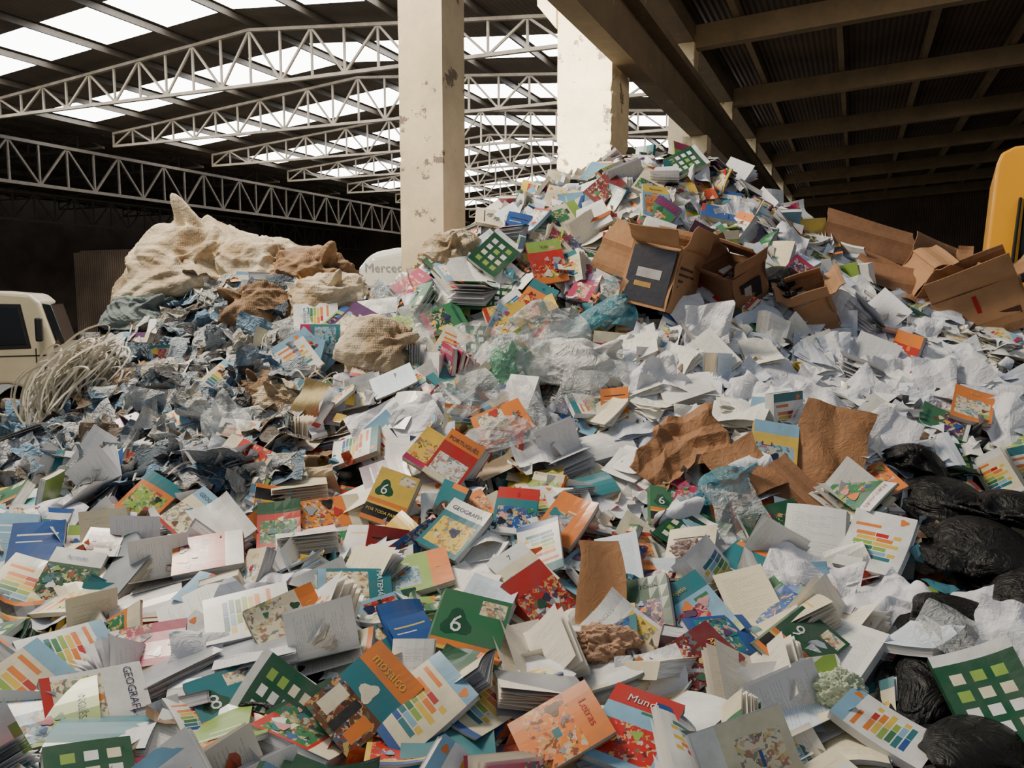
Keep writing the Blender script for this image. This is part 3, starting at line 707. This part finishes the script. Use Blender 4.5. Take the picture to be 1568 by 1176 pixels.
for k in range(80):
    q=hit(R.uniform(20,420),R.uniform(480,740))
    if q is None: continue
    s=cu.splines.new('POLY'); N=16; s.points.add(N-1); a=R.uniform(0,6); x,y=q[0],q[1]
    for i in range(N):
        a+=R.gauss(0,.45); x+=.035*math.cos(a); y+=.035*math.sin(a)
        s.points[i].co=(x,y,H(x,y)+.08+.03*math.sin(i*.8+k),1); s.points[i].tilt=i*.3
# ------------------------------------------------------------------ cardboard
M_card,nt,b=new_mat('corrugated_cardboard')
f=noise(nt,5,5); c=mixc(nt,ramp(nt,f,.3,.7),mixc(nt,.3,attr(nt),(.05,.03,.02)),attr(nt)); nt.links.new(c,b.inputs['Base Color']); b.inputs['Roughness'].default_value=.8; bump(nt,b,noise(nt,8,4),.3,.03)
CB=lin((.72,.54,.38)); CB2=lin((.60,.43,.30))
def panel(w,h,c=CB,t=.006):
    n=7; X,Y=np.meshgrid(np.linspace(-w/2,w/2,n),np.linspace(0,h,n),indexing='ij')
    Z=.06*h*np.sin(X/w*3+R.uniform(0,6))*Y/h+.01*np.sin(Y/h*6)
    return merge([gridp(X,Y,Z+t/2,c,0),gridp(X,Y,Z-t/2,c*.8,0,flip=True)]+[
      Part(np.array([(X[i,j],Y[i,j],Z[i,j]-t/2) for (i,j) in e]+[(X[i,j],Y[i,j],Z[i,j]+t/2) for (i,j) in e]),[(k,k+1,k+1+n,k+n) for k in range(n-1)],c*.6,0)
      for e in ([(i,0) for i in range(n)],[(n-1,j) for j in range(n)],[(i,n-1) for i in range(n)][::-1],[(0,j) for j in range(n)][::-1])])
def card_box(name,px,py,w,dp,h,rot,fl=(120,40,150,70),d=None,lift=.1,prints=None,c=CB):
    q=hit(px,py) if d is None else P(px,py,d)
    ps=[]
    for k,(ww,off) in enumerate([(w,dp/2),(dp,w/2),(w,dp/2),(dp,w/2)]):
        Rz=I3(0,0,90*k)
        wall=xf(panel(ww,h,c),I3(90,0,0),(0,0,0)); wall=xf(wall,np.eye(3),(0,-off,-h/2)); ps.append(xf(wall,Rz,(0,0,0)))
        fp=xf(panel(ww*.97,min(w,dp)*.48,c*1.05),I3(fl[k],0,0),(0,0,0))
        ps.append(xf(xf(fp,np.eye(3),(0,-off,h/2)),Rz,(0,0,0)))
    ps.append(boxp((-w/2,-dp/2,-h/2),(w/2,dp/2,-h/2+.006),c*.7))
    if prints:
        for (k,u0,v0,u1,v1,cc,*ex) in prints:
            ww,off=[(w,dp/2),(dp,w/2)][k%2]; e=ex[0] if ex else .012
            ps.append(xf(boxp(((u0-.5)*ww,-off-e,(v0-.5)*h),((u1-.5)*ww,-off-.0,(v1-.5)*h),lin(cc)),I3(0,0,90*k),(0,0,0)))
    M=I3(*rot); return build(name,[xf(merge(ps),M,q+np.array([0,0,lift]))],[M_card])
ln=[(1,.12,.2+.1*k,.8-.1*(k%3),.235+.1*k,(.3,.22,.18)) for k in range(6)]
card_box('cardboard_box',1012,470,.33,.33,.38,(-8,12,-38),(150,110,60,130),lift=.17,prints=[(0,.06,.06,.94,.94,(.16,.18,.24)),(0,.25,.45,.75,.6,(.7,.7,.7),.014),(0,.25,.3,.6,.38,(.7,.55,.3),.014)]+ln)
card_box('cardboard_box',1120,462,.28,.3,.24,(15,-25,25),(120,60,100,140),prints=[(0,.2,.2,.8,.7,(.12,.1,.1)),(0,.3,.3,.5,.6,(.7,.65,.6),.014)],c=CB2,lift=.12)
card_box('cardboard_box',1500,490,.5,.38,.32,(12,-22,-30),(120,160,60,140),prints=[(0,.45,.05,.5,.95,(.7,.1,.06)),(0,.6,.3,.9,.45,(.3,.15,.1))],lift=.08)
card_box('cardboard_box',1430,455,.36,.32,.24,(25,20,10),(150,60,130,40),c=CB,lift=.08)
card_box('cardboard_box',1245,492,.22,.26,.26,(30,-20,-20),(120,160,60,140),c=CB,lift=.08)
def card_flat(px,py,w,h,roll,lean=.3,c=CB,lift=.08,d=None,tl=0):
    q=hit(px,py) if d is None else P(px,py,d); n=HN(q[0],q[1]); tc=np.array([0,0,CAMZ])-q; tc/=np.linalg.norm(tc)
    n=n*(1-lean)+tc*lean+RT*tl; n/=np.linalg.norm(n); a=panel(w,h/2,c); b_=xf(panel(w,h/2,c),I3(-155,0,0),(0,0,0)); 
    build('cardboard_sheet',[xf(merge([a,b_]),hframe(n,roll),q+n*lift)],[M_card])
card_flat(1325,372,.62,.36,-18,.5,CB2,.08,d=5.85)
card_flat(960,405,.34,.4,-25,.3,CB,.18)
card_flat(1370,455,.45,.34,-15,.3,CB2,.12)
card_flat(1420,470,.45,.3,10,.4,CB2,.08)
card_flat(1340,430,.34,.26,-30,.4,CB2,.10)
card_flat(1475,415,.09,.30,-5,.8,CB,.08,d=5.4)
card_flat(1210,760,.3,.2,-50,.4,CB2,.07)
# ------------------------------------------------------------------ building
RZ=-YAW
def conc(name,c,var=.3,chips=True):
    m,nt,b=new_mat(name); base=lin(c)
    f=noise(nt,1.3,8,rough=.7); c1=mixc(nt,ramp(nt,f,.4,.65),mixc(nt,var,base,(.08,.07,.05)),base)
    if chips:
        f2=noise(nt,3.2,9,rough=.72); mk=ramp(nt,f2,.60,.615); c1=mixc(nt,mk,c1,lin((.5,.45,.40)))
        f3=noise(nt,7,6); bump(nt,b,mth(nt,'SUBTRACT',mth(nt,'MULTIPLY',f3,.3),mk),.6,.03)
    nt.links.new(c1,b.inputs['Base Color']); b.inputs['Roughness'].default_value=.85; return m
M_col=conc('cream_painted_concrete',(.90,.83,.69),.3); M_beam=conc('grimy_concrete',(.46,.40,.32),.5)
M_rbeam=conc('dusty_concrete_beam',(.54,.46,.35),.4,False)
M_floor=conc('floor_concrete',(.32,.31,.30),.4,False)
def chipped_column(name,a,b,w,dp,z1,mat,seed=0):
    n=8; nz=130
    r=np.random.default_rng(seed); per=[]
    for s in range(4):
        for k in range(n):
            t=k/n
            per.append([(-.5+t,-.5),(.5,-.5+t),(.5-t,.5),(-.5,.5-t)][s])
    per=np.array(per)
    zs=np.linspace(0,z1,nz); corner=(np.abs(per[:,0])>.49)&(np.abs(per[:,1])>.49)
    near=(np.abs(per[:,0])+np.abs(per[:,1]))>.86
    V=[]
    for z in zs:
        x=per[:,0]*w; y=per[:,1]*dp
        p3=np.column_stack([np.sign(per[:,0])*3.3+0*x,np.sign(per[:,1])*5.1,np.full(len(x),z)])
        c=np.clip(fold(p3*[1,1,2.2],seed+3,5)*1.2+.25*r.normal()-.3,0,1)
        f=1-.16*c*near*np.where(corner,1,.35)
        V.append(np.column_stack([x*f,y*f,np.full(len(x),z)]))
    V=np.vstack(V)+np.array([a,b,0]); m=len(per)
    F=[(i*m+k,i*m+(k+1)%m,(i+1)*m+(k+1)%m,(i+1)*m+k) for i in range(nz-1) for k in range(m)]
    return build(name,[Part(V,F,(.5,.5,.5),0)],[mat],rotz=RZ)
chipped_column('concrete_column',-3.31,6.1,.40,.40,8.2,M_col,1)
chipped_column('concrete_column',-3.72,11.9,.82,.95,8.0,M_col,2)
bs=[17.2,22.7,28.2,33.7,39.2,44.7]
for i,bb in enumerate(bs): chipped_column('concrete_column',-3.45,bb,.5,.5,7.4,M_col,5+i)
ps=[boxp((-3.25,8.5,5.4),(-2.95,52,6.0)),boxp((-3.15,8.5,6.0),(-2.75,52,6.12)),boxp((-3.6,8.5,7.25),(-3.2,52,7.6))]
build('crane_beam',ps,[M_beam],rotz=RZ)
ps=[]
for bb in bs:
    v=[(-3.4,bb-.25,5.4),(-2.9,bb-.25,5.4),(-2.9,bb-.25,5.1),(-3.4,bb-.25,4.6),(-3.4,bb+.25,5.4),(-2.9,bb+.25,5.4),(-2.9,bb+.25,5.1),(-3.4,bb+.25,4.6)]
    ps.append(Part(v,[(0,3,2,1),(4,5,6,7),(0,1,5,4),(1,2,6,5),(2,3,7,6),(3,0,4,7)],(.5,.5,.5),0))
v=[(-4.42,11.35,6.9),(-4.13,11.35,6.9),(-4.13,11.35,6.0),(-4.42,11.35,6.35),(-4.42,12.3,6.9),(-4.13,12.3,6.9),(-4.13,12.3,6.0),(-4.42,12.3,6.35)]
ps.append(Part(v,[(0,1,2,3)[::-1],(4,5,6,7),(0,1,5,4),(1,2,6,5),(2,3,7,6),(3,0,4,7)],(.5,.5,.5),0))
build('column_corbels',ps,[M_col],rotz=RZ)
def zr(a): return 7.15+.06*(a+3.3)
ps=[]
for bb in [12.0]+bs+[50]:
    v0=zr(-3.3);v1=zr(22)
    V=[(-3.3,bb-.13,v0),(22,bb-.13,v1),(22,bb+.13,v1),(-3.3,bb+.13,v0),(-3.3,bb-.13,v0+.45),(22,bb-.13,v1+.45),(22,bb+.13,v1+.45),(-3.3,bb+.13,v0+.45)]
    ps.append(Part(V,BOXF,(.5,.5,.5),0))
build('roof_cross_beams',ps,[M_rbeam],rotz=RZ)
ps=[bar((a,10,zr(a)+.58),(a,52,zr(a)+.58),.13,.24) for a in np.arange(-2.4,21,1.85)]
build('roof_purlins',ps,[M_rbeam],rotz=RZ)
def corr(name,c,var=.3,scale=16,k=.5):
    m,nt,b=new_mat(name); tc=nt.nodes.new('ShaderNodeTexCoord'); w=nt.nodes.new('ShaderNodeTexWave'); w.bands_direction='X'; w.inputs['Scale'].default_value=scale/6.28
    nt.links.new(tc.outputs['Object'],w.inputs['Vector']); base=lin(c)
    f=noise(nt,.6,6); c1=mixc(nt,ramp(nt,f,.35,.65),base*.5,base); c1=mixc(nt,mth(nt,'MULTIPLY',w.outputs['Fac'],k),c1,base*.3)
    nt.links.new(c1,b.inputs['Base Color']); b.inputs['Roughness'].default_value=.8; bump(nt,b,w.outputs['Fac'],.4,.03); return m
M_roof=corr('dark_corrugated_roof',(.40,.36,.31)); M_roofR=corr('brown_corrugated_roof',(.32,.25,.185),k=.12); M_wall=corr('brown_corrugated_wall',(.40,.34,.29))
V=[(-3.3,9.5,zr(-3.3)+.8),(22,9.5,zr(22)+.8),(22,52,zr(22)+.8),(-3.3,52,zr(-3.3)+.8)]
V2=[(x,y,z+.05) for x,y,z in V]
build('ceiling_right',[Part(V+V2,BOXF,(.5,.5,.5),0)],[M_roofR],rotz=RZ)
Z0=7.2
M_steel=m_simple('lit_pale_steel',(.62,.57,.49),.5,var=.4,bs=0,ns=3); M_steelD=m_simple('shaded_dark_steel',(.30,.27,.23),.6,var=.35,bs=0)  # light and shade of the two bays put into the truss steel colours
def topz(t): return Z0+.42+.85*(1-abs(2*t-1))
def botz(t): return Z0
def truss(name,a0,a1,b,mat,N=22):
    ps=[]; A=np.linspace(a0,a1,N+1); T=np.linspace(0,1,N+1)
    for i in range(N):
        z0,z1=topz(T[i]),topz(T[i+1]); y0,y1=botz(T[i]),botz(T[i+1])
        ps.append(bar((A[i],b,z0),(A[i+1],b,z1),.10,.07)); ps.append(bar((A[i],b,y0),(A[i+1],b,y1),.10,.075))
        ps.append(bar((A[i],b,y0),(A[i],b,z0),.045,.05))
        if i%2==0: ps.append(bar((A[i],b,y0),(A[i+1],b,z1),.05,.05))
        else: ps.append(bar((A[i],b,z0),(A[i+1],b,y1),.05,.05))
    return build(name,ps,[mat],rotz=RZ)
TB=[16+4.6*k for k in range(8)]
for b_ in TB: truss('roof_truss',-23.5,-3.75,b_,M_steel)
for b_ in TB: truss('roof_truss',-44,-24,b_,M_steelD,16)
M_sky,nt,b=new_mat('translucent_skylight'); b.inputs['Base Color'].default_value=(.9,.9,.9,1); b.inputs['Emission Color'].default_value=(1,.985,.95,1); b.inputs['Emission Strength'].default_value=12
rp=[];sk=[];pu=[]
def quad(a0,a1,b0,b1,zf,dz,lst,c=(.5,.5,.5)):
    lst.append(Part([(a0,b0,zf(a0)+dz),(a0,b1,zf(a0)+dz),(a1,b1,zf(a1)+dz),(a1,b0,zf(a1)+dz)],[(0,1,2,3)],c,0))
def zL(a): return topz((a+23.5)/20)+.22
def zLL(a): return topz((a+44)/20)+.22
edges=[8.5]
for k in range(9): edges+= [8.8+4.6*k,8.8+4.6*k+1.8]
edges=[e for e in edges if e<51]+[52]
for a0 in np.arange(-23.5,-3.6,2.0):
    a1=a0+2.0
    for i in range(len(edges)-1):
        if i%2==1:
            quad(a0+.11,a1-.11,edges[i],edges[i+1],zL,.0,sk); quad(a0,a0+.11,edges[i],edges[i+1],zL,0,rp); quad(a1-.11,a1,edges[i],edges[i+1],zL,0,rp)
        else: quad(a0,a1,edges[i],edges[i+1],zL,0,rp)
for a in np.arange(-23.5,-3.4,2.0): pu.append(bar((a,8.5,zL(a)-.1),(a,52,zL(a)-.1),.06,.14))
for a0 in np.arange(-44,-24.1,2.0):
    for i in range(len(edges)-1):
        quad(a0,a0+2,edges[i],edges[i+1],zLL,0,rp)
for a in np.arange(-44,-24.1,2.0): pu.append(bar((a,8.5,zLL(a)-.1),(a,52,zLL(a)-.1),.06,.14))
quad(-24,-23.5,8.5,52,lambda a:Z0+.65,0,rp); quad(-3.75,-3.2,8.5,52,lambda a:Z0+.65,0,rp)
build('ceiling_left',rp,[M_roof],rotz=RZ); build('window_skylights',sk,[M_sky],rotz=RZ); build('left_roof_purlins',pu,[M_steelD],rotz=RZ)
ps=[]
for (a,zt,zb) in [(-23.8,6.9,5.6),(-33.5,6.6,5.4)]:
    B_=np.arange(9,52,1.0)
    for i in range(len(B_)-1):
        ps+= [bar((a,B_[i],zt),(a,B_[i+1],zt),.1,.1),bar((a,B_[i],zb),(a,B_[i+1],zb),.1,.1),bar((a,B_[i],zb),(a,B_[i],zt),.06,.06)]
        ps.append(bar((a,B_[i],zb),(a,B_[i+1],zt),.06,.06) if i%2 else bar((a,B_[i],zt),(a,B_[i+1],zb),.06,.06))
build('longitudinal_truss',ps,[M_steelD],rotz=RZ)
build('floor',[boxp((-60,-15,-.2),(40,60,0))],[M_floor],rotz=RZ)
build('wall_back',[boxp((-46,52,0),(22,52.3,10))],[M_wall],rotz=RZ)
build('wall_right',[boxp((22,9.5,0),(22.3,52.3,10))],[M_wall],rotz=RZ)
wl=[boxp((-46.3,5,0),(-46,52.3,2)),boxp((-46.3,5,6),(-46,52.3,9)),boxp((-46.3,31.6,2),(-46,52.3,6))]
build('wall_left',wl,[M_wall],rotz=RZ)
M_win=m_simple('dusty_glass',(.72,.70,.6),.4,bs=0,var=.5,ns=2)
nt=M_win.node_tree; nt.nodes['Principled BSDF'].inputs['Emission Color'].default_value=(1,.95,.8,1); nt.nodes['Principled BSDF'].inputs['Emission Strength'].default_value=.4
ps=[]; fr=[]
for i in range(14):
    for j in range(3): ps.append(boxp((-46.2,5+i*1.9,2.05+j*1.3),(-46.1,6.8+i*1.9,3.25+j*1.3)))
    fr.append(bar((-46.1,4.95+i*1.9,2),(-46.1,4.95+i*1.9,6),.1,.12))
for j in range(4): fr.append(bar((-46.1,5,2.0+j*1.3),(-46.1,31.6,2.0+j*1.3),.1,.1))
wn=build('window_1',ps,[M_win],rotz=RZ); build('window_frame',fr,[M_steelD],parent=wn)
build('corrugated_shed',[boxp((-30,24,0),(-22.5,24.3,3.9)),boxp((-30,24.3,3.9),(-22.5,30,4.0)),boxp((-22.7,24.3,0),(-22.5,30,3.9))],[corr('shed_sheet',(.55,.46,.38))],rotz=RZ)
ps=[bar((x,11.5,0),(x,11.5,h),.05,.05) for x,h in((-5.6,2.35),(-5.3,2.2),(-5.05,2.3),(-4.8,2.15))]+[bar((-5.7,11.5,z),(-4.7,11.5,z),.04,.05) for z in(1.4,1.75,2.05)]
build('steel_rack',ps,[M_steelD])
# ------------------------------------------------------------------ vehicles
M_cream=m_simple('cream_vehicle_paint',(.84,.79,.66),.35,var=.15,bs=0,ns=2,coat=.4); M_glass=m_simple('dark_window_glass',(.06,.07,.08),.08,bs=0,var=.1)
M_tyre=m_simple('tyre_rubber',(.05,.05,.05),.8,bs=.2); M_yel=m_simple('yellow_machine_paint',(.98,.68,.03),.4,var=.08,bs=0,ns=2,coat=.2); M_blk=m_simple('black_trim',(.04,.04,.04),.5,bs=0)
def extr(name,prof,y0,y1,mat,bev=.05,parent=None,seg=3):
    bm=bmesh.new(); vs=[bm.verts.new((x,y0,z)) for x,z in prof]; f=bm.faces.new(vs)
    r=bmesh.ops.extrude_face_region(bm,geom=[f]); bmesh.ops.translate(bm,verts=[v for v in r['geom'] if isinstance(v,bmesh.types.BMVert)],vec=(0,y1-y0,0))
    bmesh.ops.recalc_face_normals(bm,faces=bm.faces); me=bpy.data.meshes.new(name); bm.to_mesh(me); bm.free()
    o=bpy.data.objects.new(name,me); S.collection.objects.link(o); me.materials.append(mat)
    if bev: m=o.modifiers.new('b','BEVEL'); m.width=bev; m.segments=seg; m.limit_method='ANGLE'
    if parent: o.parent=parent
    return o
def cyl(name,c,r,w,mat,parent=None,axis='y'):
    bm=bmesh.new(); bmesh.ops.create_cone(bm,cap_ends=True,segments=32,radius1=r,radius2=r,depth=w); me=bpy.data.meshes.new(name); bm.to_mesh(me); bm.free()
    o=bpy.data.objects.new(name,me); S.collection.objects.link(o); me.materials.append(mat); o.location=c
    o.rotation_euler=(math.pi/2,0,0) if axis=='y' else (0,math.pi/2,0)
    m=o.modifiers.new('b','BEVEL'); m.width=.02; m.segments=2
    if parent: o.parent=parent
    return o
q=P(104,600,10.5); T=empty('cream_truck',(q[0],10.5,0),math.radians(24))
arch=[(-.72+.43*math.cos(t),.62+.43*math.sin(t)) for t in np.linspace(0,math.pi,14)]
prof_=[(0,.62),(.02,1.2),(-.03,1.42),(-.12,1.58),(-.26,2.1),(-.36,2.2),(-.8,2.24),(-1.95,2.23),(-2.0,2.15),(-2.0,.62)]+[(x,z) for x,z in arch[::-1]]
extr('cab_body',prof_,0,1.9,M_cream,.05,T)
extr('side_window',[(-.42,1.55),(-.5,2.03),(-1.35,2.05),(-1.35,1.52)],-.015,.02,M_glass,.01,T)
extr('window_surround',[(-.38,1.50),(-.47,2.07),(-1.39,2.09),(-1.39,1.48)],-.008,.01,M_blk,.005,T)
extr('rear_quarter_window',[(-1.45,1.52),(-1.45,2.05),(-1.9,2.05),(-1.9,1.52)],-.015,.02,M_glass,.01,T)
extr('windscreen',[(.0,1.52),(-.1,1.56),(-.25,2.08),(-.15,2.06)],.15,1.75,M_glass,.01,T)
extr('door_seam',[(-.34,.7),(-.34,1.5),(-.325,1.5),(-.325,.7)],-.008,.01,M_blk,0,T)
extr('door_seam_rear',[(-1.4,.7),(-1.4,2.1),(-1.385,2.1),(-1.385,.7)],-.008,.01,M_blk,0,T)
extr('belt_line',[(-.05,1.40),(-.05,1.415),(-2,1.415),(-2,1.40)],-.008,.01,M_blk,0,T)
extr('door_handle',[(-1.3,1.32),(-1.3,1.36),(-1.15,1.36),(-1.15,1.32)],-.03,.0,M_blk,.005,T)
extr('bumper',[(-.1,.45),(.08,.45),(.08,.68),(-.1,.68)],-.03,1.93,M_blk,.03,T)
extr('headlight',[(-.02,.85),(.05,.85),(.05,1.05),(-.02,1.05)],.1,.4,M_glass,.02,T)
cyl('front_wheel',(-.72,.12,.45),.42,.26,M_tyre,T); cyl('front_hub',(-.72,-.02,.45),.2,.06,M_cream,T); cyl('front_wheel_far',(-.72,1.75,.45),.42,.26,M_tyre,T)
extr('mirror',[(-.3,1.6),(-.22,1.6),(-.22,1.9),(-.3,1.9)],-.28,-.14,M_blk,.02,T)
extr('cargo_bed',[(-2.1,.9),(-5.2,.9),(-5.2,1.7),(-2.1,1.7)],0,1.95,M_cream,.03,T)
cyl('rear_wheel',(-4.2,.15,.45),.42,.3,M_tyre,T); extr('chassis',[(-2.0,.55),(-5.2,.55),(-5.2,.85),(-2.0,.85)],.4,1.5,M_blk,.01,T)
T=empty('white_truck',(P(540,400,9.3)[0],9.3,0))
M_wh=m_simple('white_vehicle_paint',(.9,.89,.85),.35,var=.06,bs=0,coat=.4)
extr('cab_body',[(0,.6),(0,2.15),(.06,2.5),(.2,2.67),(.5,2.73),(1.5,2.73),(1.8,2.67),(1.94,2.5),(2.0,2.15),(2.0,.6)],0,1.8,M_wh,.1,T,5)
extr('windscreen',[(.12,1.55),(.15,2.15),(1.85,2.15),(1.88,1.55)],-.02,.05,M_glass,.02,T)
extr('grille',[(.4,1.0),(.4,1.35),(1.6,1.35),(1.6,1.0)],-.03,.03,M_blk,.02,T)
extr('bumper',[(-.05,.5),(-.05,.8),(2.05,.8),(2.05,.5)],-.12,.03,M_blk,.03,T)
tv,tf=text('Mercedes'); v=np.column_stack([tv[:,0]*.10+.42,np.full(len(tv),-.012),tv[:,1]*.10+2.5])
build('lettering',[Part(v,tf,(.5,.5,.5),0)],[m_simple('grey_lettering',(.6,.61,.6),.6,bs=0)],parent=T)
cyl('wheel_left',(.2,.8,.45),.45,.3,M_tyre,T,'x'); cyl('wheel_right',(1.8,.8,.45),.45,.3,M_tyre,T,'x')
q=P(1501,430,7.4); T=empty('yellow_wheel_loader',(q[0],7.4,0),math.radians(-29))
extr('cab_body',[(0,.9),(0,1.9),(.07,3.36),(.10,3.45),(.2,3.5),(1.5,3.6),(1.7,3.4),(1.75,2.0),(1.75,.9)],0,1.9,M_yel,.025,T,3)
extr('cab_window',[(.27,2.3),(.30,3.15),(1.4,3.17),(1.4,2.3)],-.02,.04,M_glass,.03,T)
extr('window_trim',[(.22,2.4),(.255,3.05),(.28,3.05),(.25,2.4)],-.04,.03,M_blk,.01,T)
extr('side_grab_rail',[(.10,2.45),(.10,2.5),(.24,2.5),(.24,2.45)],-.05,.03,M_blk,.01,T)
cyl('wheel_front',(.2,.1,.62),.62,.4,M_tyre,T,'x'); cyl('wheel_rear',(.2,1.7,.62),.62,.4,M_tyre,T,'x')
cyl('wheel_front_far',(1.6,.1,.62),.62,.4,M_tyre,T,'x'); cyl('wheel_rear_far',(1.6,1.7,.62),.62,.4,M_tyre,T,'x')
# ------------------------------------------------------------------ light
w=bpy.data.worlds.new('world'); S.world=w; w.use_nodes=True
bg=w.node_tree.nodes['Background']; bg.inputs[0].default_value=(.80,.89,1,1); bg.inputs[1].default_value=.29
def area(name,loc,target,size,power,c):
    l=bpy.data.lights.new(name,'AREA'); l.shape='SQUARE'; l.size=size; l.energy=power; l.color=c
    o=bpy.data.objects.new(name,l); S.collection.objects.link(o); o.location=loc
    o.rotation_euler=(Vector(target)-Vector(loc)).to_track_quat('-Z','Y').to_euler(); return o
area('added_pile_light',(-3.6,5.0,6.7),(0,5.8,2.8),1.7,650,(1,.87,.68))  # added warm lamp without a fixture, brightens the pile slope
area('added_bay_fill',(6,5.0,7.0),(10,20,7.5),2.0,240,(1,.86,.66))  # added fill lamp out of view, lifts the right bay beams
l=bpy.data.lights.new('added_column_spot','SPOT'); l.energy=24000; l.color=(1,.9,.70); l.spot_size=math.radians(24); l.spot_blend=.7; l.shadow_soft_size=.3  # added unseen spot that makes the wide column glare
o=bpy.data.objects.new('added_column_spot',l); S.collection.objects.link(o); o.location=(-3.5,3.5,7.5)
o.rotation_euler=(Vector((1.1,12.3,5.2))-o.location).to_track_quat('-Z','Y').to_euler()
print('faces',sum(len(o.data.polygons) for o in S.objects if o.type=='MESH'))
